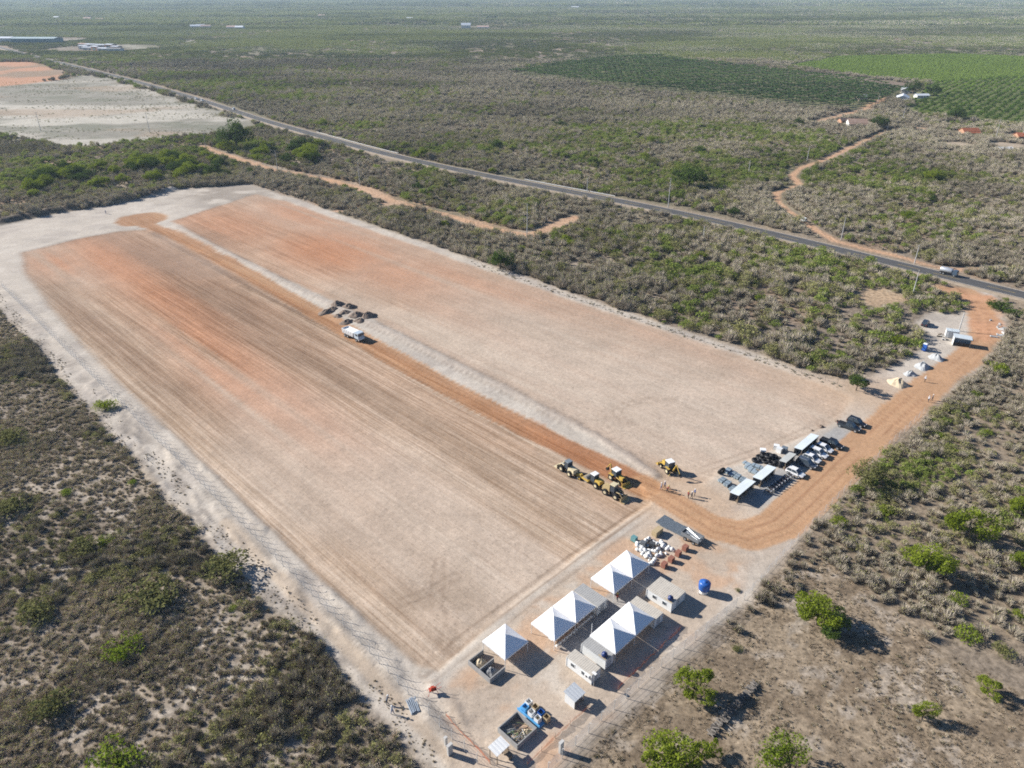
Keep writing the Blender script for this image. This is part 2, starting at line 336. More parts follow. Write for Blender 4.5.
    for (px_, py_, la, lb, k) in ((130, 262, 60, 16, .9), (215, 345, 42, 10, .9), (255, 385, 36, 11, 1.), (300, 415, 30, 9, .95), (180, 300, 60, 14, .8), (330, 430, 20, 7, .7),
                                  (230, 225, 50, 26, .6), (330, 250, 40, 22, .85), (400, 275, 36, 18, .6), (300, 215, 40, 12, .6), (470, 280, 50, 8, .55), (60, 262, 24, 12, .6), (620, 325, 60, 4, .3), (420, 300, 50, 7, .35)):
        red = np.maximum(red, blob(x, y, (px_, py_), la, lb) * k)
    red = np.clip(red * (0.35 + 1.3 * strip), 0, 1) * sstep(0.25, 0.5, 0.6 * strip + 0.4 * strip3 + 0.05)
    f = mixc(f, (0.44, 0.215, 0.118), np.clip(red * 1.05, 0, 0.85))
    brown = np.zeros(x.shape)
    for (px_, py_, la, lb, k) in ((170, 262, 70, 9, .8), (230, 300, 60, 9, .8), (330, 375, 50, 8, .6), (260, 345, 50, 6, .6), (110, 330, 60, 7, .5), (160, 370, 60, 6, .4), (210, 236, 20, 8, .7)):
        brown = np.maximum(brown, blob(x, y, (px_, py_), la, lb) * k)
    f = mixc(f, (0.255, 0.18, 0.13), np.clip(brown * (0.4 + 1.3 * strip3), 0, .9))
    pale = np.zeros(x.shape)
    for (px_, py_, la, lb, k) in ((520, 580, 50, 30, .8), (420, 500, 70, 28, .7), (660, 410, 60, 34, .8), (560, 370, 60, 30, .65), (760, 415, 30, 28, .7), (300, 520, 60, 14, .6), (540, 330, 50, 16, .5)):
        pale = np.maximum(pale, blob(x, y, (px_, py_), la, lb) * k)
    f = mixc(f, (0.50, 0.415, 0.335), pale)
    f = mixc(f, (0.31, 0.245, 0.185), np.clip(blob(x, y, (450, 600), 9, 9) + blob(x, y, (405, 620), 12, 6) * .6 + blob(x, y, (640, 420), 14, 10) * .4, 0, 1) * 0.55 * sstep(.3, .6, n_m))
    s = mixc(s, (0, 0, 0), fld * 0); s = s * (1 - fld[..., None]) + f * fld[..., None]
    # work yard: paler trodden soil with orange wash
    cp_ = sstep(-1.5, 1.5, poly_sd(x, y, COMP) + wob * 0.8) * (1 - lf)
    s = mixc(s, (0.435, 0.35, 0.27), cp_ * 0.85); s = mixc(s, (0.47, 0.30, 0.19), cp_ * sstep(0.5, 0.66, fbm(x, y, 7, 4, 61)) * 0.7); s = mixc(s, (0.50, 0.44, 0.37), cp_ * sstep(0.54, 0.66, fbm(x, y, 6, 4, 62)) * 0.8)
    mt = sstep(-.5, .5, line_sd(x, y, gpl([(225, 522), (300, 600), (360, 662), (410, 715), (455, 765)]), 1.1) + wob * .3); s = mixc(s, (0.47, 0.37, 0.27), mt * .6 * (1 - lf))
    for px_pts, k_ in TYRES:
        tl = line_sd(x, y, gpl(px_pts), 0.0); s = mixc(s, (0.23, 0.17, 0.125), np.clip(sstep(.5, .1, np.abs(-tl - .9)) * .9, 0, 1) * k_ * .75 * sstep(.35, .55, n_m + .1))
    gv = np.maximum.reduce([sstep(-.5, .5, poly_sd(x, y, pg) + wob * .4) for pg in GRAVEL]); s = mixc(s, (0.33, 0.325, 0.315), gv * 0.85)
    ex = np.clip(blob(x, y, (700, 510), 16, 9) + blob(x, y, (870, 395), 22, 14) + blob(x, y, (680, 500), 8, 8), 0, 1); s = mixc(s, (0.46, 0.33, 0.225), ex * 0.8)
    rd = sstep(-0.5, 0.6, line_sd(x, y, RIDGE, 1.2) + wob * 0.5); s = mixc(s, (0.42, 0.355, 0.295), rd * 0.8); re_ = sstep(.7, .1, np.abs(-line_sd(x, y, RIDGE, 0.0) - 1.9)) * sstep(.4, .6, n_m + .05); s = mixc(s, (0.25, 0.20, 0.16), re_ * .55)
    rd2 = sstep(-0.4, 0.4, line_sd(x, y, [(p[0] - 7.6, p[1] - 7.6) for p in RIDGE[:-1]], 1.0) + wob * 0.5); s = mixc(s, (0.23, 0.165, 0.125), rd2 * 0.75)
    tk = sstep(-0.35, 0.35, line_sd(x, y, TRACK, 3.2) + wob * 0.45); tk = np.maximum(tk, sstep(-0.8, 0.8, 11.0 - np.hypot(x - gp(142, 219)[0], y - gp(142, 219)[1]) + wob))
    s = mixc(s, (0.36, 0.205, 0.115), tk * 0.92); s = mixc(s, (0.45, 0.29, 0.175), tk * sstep(0.5, 0.66, strip) * 0.5); s = mixc(s, (0.33, 0.16, 0.085), tk * np.clip(blob(x, y, (600, 462), 26, 5) * 1.3, 0, 1) * 0.8)
    ac = sstep(-0.3, 0.3, line_sd(x, y, ACCESS, ACCESS_W) + wob * 0.35)
    s = mixc(s, (0.44, 0.265, 0.15), ac * 0.95)
    cg = sstep(-1, 1, poly_sd(x, y, CLAY_GATE) + wob); s = mixc(s, (0.52, 0.285, 0.165), cg * (0.55 + 0.4 * sstep(0.35, 0.6, n_m)))
    li = line_sd(x, y, ACCESS, 0.0); rut = sstep(0.5, 0.1, np.abs(-li - 1.3)) + sstep(0.4, 0.1, np.abs(-li - 2.9)) * 0.5
    s = mixc(s, (0.30, 0.16, 0.09), np.clip(ac * rut * sstep(0.4, 0.6, fbm(x, y, 14, 3, 63) + 0.08), 0, 1) * 0.65)
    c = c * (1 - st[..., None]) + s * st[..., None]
    stripe = np.clip(fld * st * (.30 + .7 * sstep(.42, .58, fbm(a / 3, b, 34, 3, 64))) * np.where(rf > lf, .7, 1.0) + tk * 0.6 + ac * 0.15, 0, 1)
    rough = (1 - st) * (1 - rc * 0.5)
    # height: field trimmed a little below the left margin, furrows, banks
    z = st * (n_s - 0.5) * 0.06 + (1 - st) * (n_m - 0.5) * 0.25 * sstep(1500, 300, y)
    z = z - 0.30 * lf * st - 0.18 * rf * st + rd * 0.35 * st - tk * 0.12
    z = z + fld * (strip2 - 0.5) * 0.03 + lm * st * (1 - lf) * sstep(0.5, 0.7, fbm(a / 4, b, 1.6, 3, 55)) * 0.35
    bd = -line_sd(x, y, gpl([(-40, 232), (0, 223), (60, 210), (120, 201), (172, 190)]), 0.0); z = z + 2.0 * np.exp(-(bd / 2.4) ** 2) * (.5 + fbm(x, y, 4, 3, 58)); c = mixc(c, (0.13, 0.105, 0.085), np.clip(1.4 * np.exp(-(bd / 3.6) ** 2), 0, 1) * sstep(.36, .5, fbm(x, y, 5, 3, 59)) * .9)
    z = z * (y < 1500)
    return c, stripe, rough, z
C_, STR, ROU, Z_ = soil(X, Y)
def ground_z(x, y):
    return soil(np.array([[x]]), np.array([[y]]))[3][0, 0]
ny, nx = X.shape
gm = bpy.data.meshes.new('ground')
idx = np.arange(nx * ny).reshape(ny, nx)
quads = np.stack([idx[:-1, :-1], idx[:-1, 1:], idx[1:, 1:], idx[1:, :-1]], -1).reshape(-1, 4)
gm.vertices.add(nx * ny); gm.vertices.foreach_set('co', np.stack([X, Y, Z_], -1).astype(np.float32).ravel())
gm.loops.add(quads.size); gm.loops.foreach_set('vertex_index', quads.astype(np.int32).ravel())
gm.polygons.add(len(quads)); gm.polygons.foreach_set('loop_start', np.arange(0, quads.size, 4, dtype=np.int32)); gm.polygons.foreach_set('loop_total', np.full(len(quads), 4, np.int32))
gm.update(); gm.validate()
gm.polygons.foreach_set('use_smooth', np.ones(len(quads), bool))
ca = gm.attributes.new('soil', 'FLOAT_COLOR', 'POINT'); ca.data.foreach_set('color', np.concatenate([C_, np.ones(C_.shape[:2] + (1,))], -1).astype(np.float32).ravel())
cb = gm.attributes.new('zone', 'FLOAT_COLOR', 'POINT'); cb.data.foreach_set('color', np.stack([STR, ROU, STR * 0, STR * 0 + 1], -1).astype(np.float32).ravel())

def ground_mat():
    m, N, L = new_mat('soil')
    o = N.new('ShaderNodeOutputMaterial'); b = N.new('ShaderNodeBsdfPrincipled'); b.inputs['Roughness'].default_value = 0.95; b.inputs['Specular IOR Level'].default_value = 0.1
    ac = N.new('ShaderNodeAttribute'); ac.attribute_name = 'soil'; az = N.new('ShaderNodeAttribute'); az.attribute_name = 'zone'
    sp = N.new('ShaderNodeSeparateColor'); L.new(az.outputs['Color'], sp.inputs[0])
    tc = N.new('ShaderNodeTexCoord')
    mp = N.new('ShaderNodeMapping'); mp.inputs['Rotation'].default_value = (0, 0, math.pi / 4); L.new(tc.outputs['Object'], mp.inputs['Vector'])
    mp2 = N.new('ShaderNodeMapping'); mp2.inputs['Scale'].default_value = (0.016, 0.55, 1); L.new(mp.outputs[0], mp2.inputs['Vector'])
    n1 = N.new('ShaderNodeTexNoise'); n1.inputs['Scale'].default_value = 1.0; n1.inputs['Detail'].default_value = 4; n1.inputs['Roughness'].default_value = 0.65; L.new(mp2.outputs[0], n1.inputs['Vector'])
    mp3 = N.new('ShaderNodeMapping'); mp3.inputs['Scale'].default_value = (0.045, 2.4, 1); L.new(mp.outputs[0], mp3.inputs['Vector']); n4 = N.new('ShaderNodeTexNoise'); n4.inputs['Scale'].default_value = 1.0; n4.inputs['Detail'].default_value = 5; n4.inputs['Roughness'].default_value = .7; L.new(mp3.outputs[0], n4.inputs['Vector'])
    n2 = N.new('ShaderNodeTexNoise'); n2.inputs['Scale'].default_value = 0.9; n2.inputs['Detail'].default_value = 8; n2.inputs['Roughness'].default_value = 0.7; L.new(tc.outputs['Object'], n2.inputs['Vector'])
    n3 = N.new('ShaderNodeTexNoise'); n3.inputs['Scale'].default_value = 0.11; n3.inputs['Detail'].default_value = 6; L.new(tc.outputs['Object'], n3.inputs['Vector'])
    def mr(src, lo, hi, tlo, thi):
        k = N.new('ShaderNodeMapRange'); k.inputs['From Min'].default_value = lo; k.inputs['From Max'].default_value = hi; k.inputs['To Min'].default_value = tlo; k.inputs['To Max'].default_value = thi
        L.new(src, k.inputs['Value']); return k.outputs[0]
    def mul(colr, fac, amount=None):
        k = N.new('ShaderNodeMix'); k.data_type = 'RGBA'; k.blend_type = 'MULTIPLY'
        if amount is None: k.inputs['Factor'].default_value = 1
        else: L.new(amount, k.inputs['Factor'])
        L.new(colr, k.inputs[6]); L.new(fac, k.inputs[7]); return k.outputs[2]
    rp_ = N.new('ShaderNodeValToRGB'); rp_.color_ramp.elements[0].position = .33; rp_.color_ramp.elements[0].color = (.82, .755, .69, 1); rp_.color_ramp.elements[1].position = .68; rp_.color_ramp.elements[1].color = (1.14, 1.13, 1.12, 1); L.new(n1.outputs['Fac'], rp_.inputs[0]); c = mul(ac.outputs['Color'], rp_.outputs[0], sp.outputs[0])
    rq_ = N.new('ShaderNodeValToRGB'); rq_.color_ramp.elements[0].position = .34; rq_.color_ramp.elements[0].color = (.66, .58, .51, 1); rq_.color_ramp.elements[1].position = .62; rq_.color_ramp.elements[1].color = (1.12, 1.11, 1.09, 1); L.new(n4.outputs['Fac'], rq_.inputs[0]); c = mul(c, rq_.outputs[0], sp.outputs[0])
    c = mul(c, mr(n2.outputs['Fac'], 0.3, 0.7, 0.84, 1.15))
    c = mul(c, mr(n3.outputs['Fac'], 0.3, 0.7, 0.90, 1.08))
    c = mul(c, mr(n2.outputs['Fac'], 0.35, 0.62, 0.62, 1.25), sp.outputs[1])
    n5 = N.new('ShaderNodeTexNoise'); n5.inputs['Scale'].default_value = 2.6; n5.inputs['Detail'].default_value = 3; L.new(tc.outputs['Object'], n5.inputs['Vector']); c = mul(c, mr(n5.outputs['Fac'], 0.60, 0.68, 1.0, 0.74)); c = mul(c, mr(n5.outputs['Fac'], 0.40, 0.32, 1.0, 1.16))
    L.new(c, b.inputs['Base Color'])
    bp = N.new('ShaderNodeBump'); bp.inputs['Strength'].default_value = 0.6; bp.inputs['Distance'].default_value = 0.12
    L.new(n2.outputs['Fac'], bp.inputs['Height']); L.new(bp.outputs[0], b.inputs['Normal'])
    L.new(b.outputs[0], o.inputs[0]); return m
gm.materials.append(ground_mat())
ground = bpy.data.objects.new('ground', gm); col.objects.link(ground)
structure(ground, 'sandy and clay ground with graded work site reaching the horizon', 'ground')

# ------------------------------------------------------------------ highway: asphalt ribbon, worn edge lines, centre line
def densify(pts, step):
    out = []
    for p, q in zip(pts[:-1], pts[1:]):
        n = max(1, int(math.dist(p, q) / step))
        out += [(p[0] + (q[0] - p[0]) * i / n, p[1] + (q[1] - p[1]) * i / n) for i in range(n)]
    return out + [pts[-1]]
def smooth_line(pts, it=3):
    for _ in range(it):
        pts = [pts[0]] + [((a[0] + 2 * b[0] + c[0]) / 4, (a[1] + 2 * b[1] + c[1]) / 4) for a, b, c in zip(pts[:-2], pts[1:-1], pts[2:])] + [pts[-1]]
    return pts
def normals(pts):
    out = []
    for i in range(len(pts)):
        p, q = pts[max(0, i - 1)], pts[min(len(pts) - 1, i + 1)]; d = math.dist(p, q) + 1e-9
        out.append((-(q[1] - p[1]) / d, (q[0] - p[0]) / d))
    return out
def ribbon(name, pts, o0, o1, z, m, dash=None):
    nn = normals(pts); mb = MB(); run = 0
    for i in range(len(pts) - 1):
        run += math.dist(pts[i], pts[i + 1])
        if dash and (run % (dash[0] + dash[1])) > dash[0]: continue
        (p, n), (q, k) = (pts[i], nn[i]), (pts[i + 1], nn[i + 1])
        mb.add([(p[0] + n[0] * o0, p[1] + n[1] * o0, z), (p[0] + n[0] * o1, p[1] + n[1] * o1, z), (q[0] + k[0] * o1, q[1] + k[1] * o1, z), (q[0] + k[0] * o0, q[1] + k[1] * o0, z)], [(0, 1, 2, 3)])
    return mb.build(name, m)
HW = smooth_line(densify(smooth_line(densify(HIGHWAY, 20), 6), 4.0), 3)
# raised road bed with battered sides, then the sheets on it
nn = normals(HW); bed = MB()
prof = [(-6.8, -0.3), (-4.7, 0.42), (4.7, 0.42), (6.8, -0.3)]
for i, (p, n) in enumerate(zip(HW, nn)):
    bed.v += [(p[0] + n[0] * o, p[1] + n[1] * o, z) for o, z in prof]
    if i: 
        for k in range(3): bed.f.append(((i - 1) * 4 + k, (i - 1) * 4 + k + 1, i * 4 + k + 1, i * 4 + k)); bed.m.append(0)
road = bed.build('road', mat('verge_gravel', (0.31, 0.25, 0.185), 0.95, var=0.25, scale=0.6))
structure(road, 'straight two-lane asphalt road crossing the scrubland', 'road')
asp = ribbon('asphalt', HW, -3.7, 3.7, 0.43, mat('asphalt', (0.085, 0.083, 0.082), 0.85, var=0.18, scale=0.25)); asp.parent = road
for nm, a0, a1, dsh in (('edge_line', -3.62, -3.48, None), ('edge_line', 3.48, 3.62, None), ('centre_line', -0.08, 0.08, (8, 8))):
    l = ribbon(nm, HW, a0, a1, 0.445, mat('road_paint' if nm == 'edge_line' else 'road_paint_yellow', (0.62, 0.61, 0.58) if nm == 'edge_line' else (0.55, 0.40, 0.10), 0.7, var=0.3, scale=0.8), dsh); l.parent = road

# ------------------------------------------------------------------ vegetation: plant meshes
rng = np.random.default_rng(7)
def tri_mesh(name, P0, P1, P2, mi, mats):
    n = len(P0); me = bpy.data.meshes.new(name)
    me.vertices.add(3 * n); me.vertices.foreach_set('co', np.stack([P0, P1, P2], 1).astype(np.float32).ravel())
    me.loops.add(3 * n); me.loops.foreach_set('vertex_index', np.arange(3 * n, dtype=np.int32))
    me.polygons.add(n); me.polygons.foreach_set('loop_start', np.arange(0, 3 * n, 3, dtype=np.int32)); me.polygons.foreach_set('loop_total', np.full(n, 3, np.int32))
    for m_ in mats: me.materials.append(m_)
    me.polygons.foreach_set('material_index', mi.astype(np.int32)); me.update(); me.validate()
    return me
def unit(v): return v / (np.linalg.norm(v, axis=-1, keepdims=True) + 1e-9)
def dome_pts(n, r, h, lob, zlo=0.05, hollow=0.35):
    """points through an uneven crown made of a few offset lobes"""
    k = rng.integers(0, len(lob), n); L = np.array(lob)[k]
    d = unit(rng.normal(size=(n, 3))); d[:, 2] = np.abs(d[:, 2]) * 1.0 - 0.25 * rng.random(n)
    q = (hollow + (1 - hollow) * rng.random(n) ** 0.5)[:, None]
    p = L[:, :3] + d * L[:, 3:4] * q * np.array([1, 1, 0.8])
    p[:, 2] = np.maximum(p[:, 2], zlo); return p * np.array([r, r, h])
def lobes(k, spread=0.55, size=(0.38, 0.62)):
    a = rng.random(k) * 6.283; q = spread * np.sqrt(rng.random(k))
    return [(math.cos(t) * s, math.sin(t) * s, 0.25 + 0.32 * rng.random(), rng.uniform(*size)) for t, s in zip(a, q)]
def leaf_tris(p, size, jitter=0.5, up=0.3):
    n = len(p); d1 = unit(rng.normal(size=(n, 3))); nn_ = unit(rng.normal(size=(n, 3)) + np.array([0, 0, up]))
    d1 = unit(d1 - (d1 * nn_).sum(1, keepdims=True) * nn_); d2 = np.cross(nn_, d1); s = (size * (1 - jitter + 2 * jitter * rng.random(n)))[:, None]
    return p - d1 * s * 0.5, p + d1 * s * 0.5 + d2 * s * 0.25, p + d2 * s * 0.75 * np.sign(rng.random((n, 1)) - 0.5)
def twig_tris(p, w):
    n = len(p); base = p * np.array([0.45, 0.45, 0.35]) * (0.5 + 0.9 * rng.random((n, 1))); base[:, 2] = np.maximum(base[:, 2] * 0.8, 0)
    d = unit(p - base); sd = unit(np.cross(d, rng.normal(size=(n, 3)))) * w
    return base - sd, base + sd, p
def bush(name, r, h, n_tw, n_lf, tw_w, lf, mats, k=5):
    lb = lobes(k)
    A = twig_tris(dome_pts(n_tw, r, h, lb, hollow=0.6), tw_w) if n_tw else (np.zeros((0, 3)),) * 3
    B = leaf_tris(dome_pts(n_lf, r, h, lb, hollow=0.45), lf) if n_lf else (np.zeros((0, 3)),) * 3
    P = [np.concatenate([a, b]) for a, b in zip(A, B)]
    return tri_mesh(name, *P, np.concatenate([np.zeros(n_tw), np.ones(n_lf)]), mats)
def library(name, meshes):
    c = bpy.data.collections.new(name)
    for i, me in enumerate(meshes):
        o = bpy.data.objects.new('%s_%02d' % (name, i), me); c.objects.link(o)
    return c
def scatter(name, label, cat, lib, pts, scl, tint, nvar, zs=None, squash=None):
    """one stuff object: a plant on each point"""
    n = len(pts); me = bpy.data.meshes.new(name)
    co = np.zeros((n, 3), np.float32); co[:, :2] = pts
    if zs is not None: co[:, 2] = zs
    me.vertices.add(n); me.vertices.foreach_set('co', co.ravel())
    def att(nm, ty, arr, key='value'):
        a = me.attributes.new(nm, ty, 'POINT'); a.data.foreach_set(key, arr)
    att('rot', 'FLOAT', (rng.random(n) * 6.283).astype(np.float32)); att('tint', 'FLOAT', np.asarray(tint, np.float32))
    sq = np.ones(n) * (squash if squash is not None else 1.0)
    sv = np.stack([scl, scl, scl * sq], -1).astype(np.float32); att('scl', 'FLOAT_VECTOR', sv.ravel(), 'vector')
    att('var', 'INT', rng.integers(0, nvar, n).astype(np.int32))
    o = bpy.data.objects.new(name, me); col.objects.link(o); tag(o, label, cat, kind='stuff')
    g = bpy.data.node_groups.new(name, 'GeometryNodeTree')
    g.interface.new_socket('Geometry', in_out='INPUT', socket_type='NodeSocketGeometry'); g.interface.new_socket('Geometry', in_out='OUTPUT', socket_type='NodeSocketGeometry')
    N, L = g.nodes, g.links
    gi, go = N.new('NodeGroupInput'), N.new('NodeGroupOutput'); ip = N.new('GeometryNodeInstanceOnPoints'); ci = N.new('GeometryNodeCollectionInfo')
    ci.inputs['Collection'].default_value = lib; ci.inputs['Separate Children'].default_value = True; ci.inputs['Reset Children'].default_value = True
    ip.inputs['Pick Instance'].default_value = True
    def na(nm, ty):
        k = N.new('GeometryNodeInputNamedAttribute'); k.data_type = ty; k.inputs['Name'].default_value = nm; return k.outputs['Attribute']
    cx = N.new('ShaderNodeCombineXYZ'); L.new(na('rot', 'FLOAT'), cx.inputs['Z'])
    er = N.new('FunctionNodeEulerToRotation'); L.new(cx.outputs[0], er.inputs[0]); L.new(er.outputs[0], ip.inputs['Rotation'])
    L.new(na('scl', 'FLOAT_VECTOR'), ip.inputs['Scale']); L.new(na('var', 'INT'), ip.inputs['Instance Index'])
    L.new(gi.outputs[0], ip.inputs['Points']); L.new(ci.outputs[0], ip.inputs['Instance']); L.new(ip.outputs[0], go.inputs[0])
    md = o.modifiers.new('plants', 'NODES'); md.node_group = g
    return o

foliage_mat('twig_grey', (0.205, 0.175, 0.132), (0.48, 0.42, 0.33), 0.0)
foliage_mat('twig_brown', (0.28, 0.23, 0.172), (0.58, 0.49, 0.385), 0.0)
foliage_mat('leaf_olive', (0.15, 0.15, 0.06), (0.33, 0.32, 0.13), 0.3)
foliage_mat('leaf_green', (0.105, 0.14, 0.032), (0.26, 0.315, 0.075), 0.35)
foliage_mat('leaf_lime', (0.12, 0.16, 0.02), (0.28, 0.33, 0.05), 0.3)
foliage_mat('leaf_far', (0.06, 0.095, 0.025), (0.21, 0.265, 0.08), 0.25)
foliage_mat('straw', (0.20, 0.155, 0.105), (0.44, 0.36, 0.26), 0.1)
LIB_GREY = library('grey_bush', [bush('grey_bush', 1.0, 1.4, 270, 22, 0.027, 0.12, [M['twig_grey'], M['leaf_olive']]) for _ in range(6)])
LIB_BROWN = library('brown_bush', [bush('brown_bush', 1.0, 1.0, 220, 30, 0.028, 0.13, [M['twig_brown'], M['leaf_olive']]) for _ in range(6)])
LIB_GREEN = library('green_bush', [bush('green_bush', 1.0, 1.2, 40, 260, 0.02, 0.15, [M['twig_grey'], M['leaf_green']]) for _ in range(6)])
LIB_OLIVE = library('olive_bush', [bush('olive_bush', 1.0, 1.2, 90, 170, 0.02, 0.14, [M['twig_grey'], M['leaf_olive']]) for _ in range(6)])
LIB_LIME = library('lime_bush', [bush('lime_bush', 1.0, 1.2, 30, 240, 0.02, 0.13, [M['twig_grey'], M['leaf_lime']]) for _ in range(4)])
LIB_TUFT = library('tuft', [bush('tuft', 1.0, 0.9, 70, 0, 0.03, 0.1, [M['straw'], M['straw']], k=3) for _ in range(5)])
def patch(name, mats, n, k=17):
    lb = lobes(k, 1.0, (0.16, 0.36)); p = dome_pts(n, 1.0, 0.62, [(a, b, c * 0.5, d) for a, b, c, d in lb], hollow=0.5)
    return tri_mesh(name, *leaf_tris(p, 0.085, up=0.6), (rng.random(n) < 0.5) * 1.0, mats)
LIB_PATCH_G = library('grey_patch', [patch('grey_patch', [M['twig_grey'], M['leaf_far']], 900) for _ in range(6)])
LIB_PATCH_V = library('green_patch', [patch('green_patch', [M['leaf_far'], M['leaf_olive']], 900) for _ in range(6)])

def in_view(x, y, m=60):
    dep = y * cP + CAM_H * sP; u = 512 + FOC * x / dep; v = 384 - FOC * (y * sP - CAM_H * cP) / dep
    return (u > -m) & (u < 1024 + m) & (v < 768 + m)
def jitter(x0, x1, y0, y1, s):
    a, b = np.meshgrid(np.arange(x0, x1, s), np.arange(y0, y1, s)); a = a.ravel() + rng.uniform(-.5, .5, a.size) * s * 1.1; b = b.ravel() + rng.uniform(-.5, .5, b.size) * s * 1.1
    k = in_view(a, b, 90); return a[k], b[k]
def blocked(x, y):
    """how far inside a place where nothing grows (positive = keep clear)"""
    w = (fbm(x, y, 6, 3, 71) - 0.5) * 4
    d = poly_sd(x, y, SITE) + w * 0.7 + 0.6
    for pts, hw in ((HIGHWAY, 8.4), (TRACK_N, 3.9), (TRACK_W, 4.8), (TRACK_W2, 1.8), (TRACK_F, 6)): d = np.maximum(d, line_sd(x, y, pts, hw) + w * 0.5)
    for pg in (WHITE_CLEAR, RED_CLEAR, CROP_LIGHT, ORCHARD, BARE_STRIP, PALMS): d = np.maximum(d, poly_sd(x, y, pg) + (fbm(x, y, 30, 3, 41) - 0.5) * 20)
    d = np.maximum(d, poly_sd(x, y, BARE_MID) + w * 1.5)
    for c in KEEP: d = np.maximum(d, c[2] - np.hypot(x - c[0], y - c[1]))
    return d
KEEP = [(*gp(957, 145), 12), (*gp(1010, 146), 14), (*gp(968, 133), 12), (*gp(1022, 136), 12), (*gp(855, 123), 16), (*gp(843, 122), 10), (*gp(862, 110), 14), (*gp(900, 96), 30),
        (*gp(802, 220), 4), (*gp(40, 40), 90), (*gp(105, 48), 90), (*gp(470, 27), 60), (*gp(925, 325), 7)]

# ------------------------------------------------------------------ vegetation: where it grows
def gz(x, y): return soil(x[None, :], y[None, :])[3][0]
def grow(x, y, keep):
    k = keep & (blocked(x, y) < 0); return x[k], y[k], k
def put(name, label, cat, lib, nvar, x, y, s, tint, z=True, squash=None):
    if len(x): scatter(name, label, cat, lib, np.stack([x, y], -1), s, tint, nvar, gz(x, y) - 0.03 if z else None, squash)

# -- near, left of the site: low dark thorn scrub with pale sand showing between
x, y = jitter(-330, 40, 52, 330, 0.82)
zone = (across(x, y) < 42)
open_ = (np.abs(fbm(x, y, 15, 4, 21) - 0.5) < 0.03) & (fbm(x, y, 40, 2, 22) > 0.49) | (fbm(x, y, 3.2, 3, 23) > 0.615) & (fbm(x, y, 30, 2, 24) + .25 * sstep(26, 40, across(x, y)) > .45)
x, y, _ = grow(x, y, zone & (rng.random(len(x)) < np.where(open_, .7, 1.0)) & (rng.random(len(x)) < 0.8 + 0.2 * sstep(0.35, 0.6, fbm(x, y, 20, 3, 81))))
s = 0.44 + 1.05 * rng.random(len(x)) ** 2.4 + 0.4 * sstep(.5, .7, fbm(x, y, 14, 3, 82)); g_ = fbm(x, y, 26, 4, 83) + 0.22 * (rng.random(len(x)) - .5); r_ = rng.random(len(x))
tone = np.clip(0.05 + 0.9 * (fbm(x, y, 18, 3, 84) - 0.3) + 0.25 * r_, 0, 1)
m1 = g_ < 0.57; m2 = (g_ >= 0.57) & (g_ < 0.62); m3 = g_ >= 0.62
put('dry_thornscrub', 'dark brown leafless thorn scrub covering the ground left of the site', 'scrub', LIB_BROWN, 6, x[m1], y[m1], s[m1], tone[m1], squash=.8)
put('olive_thornscrub', 'dull olive low shrubs mixed through the scrub left of the site', 'scrub', LIB_OLIVE, 6, x[m2], y[m2], s[m2] * 1.1, tone[m2] * 0.9, squash=.8)
put('grey_thornscrub', 'grey leafless shrubs among the scrub left of the site', 'scrub', LIB_GREY, 6, x[m3], y[m3], s[m3] * 1.05, tone[m3] * 0.7)
# -- small plants on the dug-over left margin
x, y = jitter(-240, 20, 55, 330, 0.6); b = across(x, y)
k = (b < 43.0 - .02 * (240 - y)) & (poly_sd(x, y, SITE) > -1) & (fbm(along(x, y) / 3, b, 2.2, 3, 91) > 0.50) & (rng.random(len(x)) < 0.7); x, y = x[k], y[k]
put('margin_weeds', 'small dark weeds scattered along the sandy strip outside the left fence', 'weeds', LIB_BROWN, 6, x, y, 0.14 + 0.26 * rng.random(len(x)) ** 2, rng.random(len(x)) * 0.9)

# -- dry meadow, lower right: straw tufts
x, y = jitter(0, 150, 52, 160, 0.5); w = (fbm(x, y, 6, 3, 71) - 0.5) * 8
k = (poly_sd(x, y, DRY_MEADOW) + w > 0) & (rng.random(len(x)) < 0.25 + 0.75 * sstep(0.38, 0.62, fbm(x, y, 3.5, 3, 92))); x, y, _ = grow(x, y, k)
put('dry_grass', 'dry straw-coloured grass tufts on the meadow beside the tent yard', 'grass', LIB_TUFT, 5, x, y, 0.22 + 0.42 * rng.random(len(x)) ** 2, np.clip(rng.random(len(x)) * 0.9 + fbm(x, y, 10, 3, 93) - .55, 0, 1), squash=0.7)
k = rng.random(len(x)) < 0.03 + 0.16 * sstep(.45, .6, fbm(x, y, 9, 3, 94)); put('meadow_brush', 'low brown brush dotted over the dry meadow', 'scrub', LIB_BROWN, 6, x[k], y[k], 0.25 + 0.4 * rng.random(k.sum()), rng.random(k.sum()) * 0.7, squash=0.8)

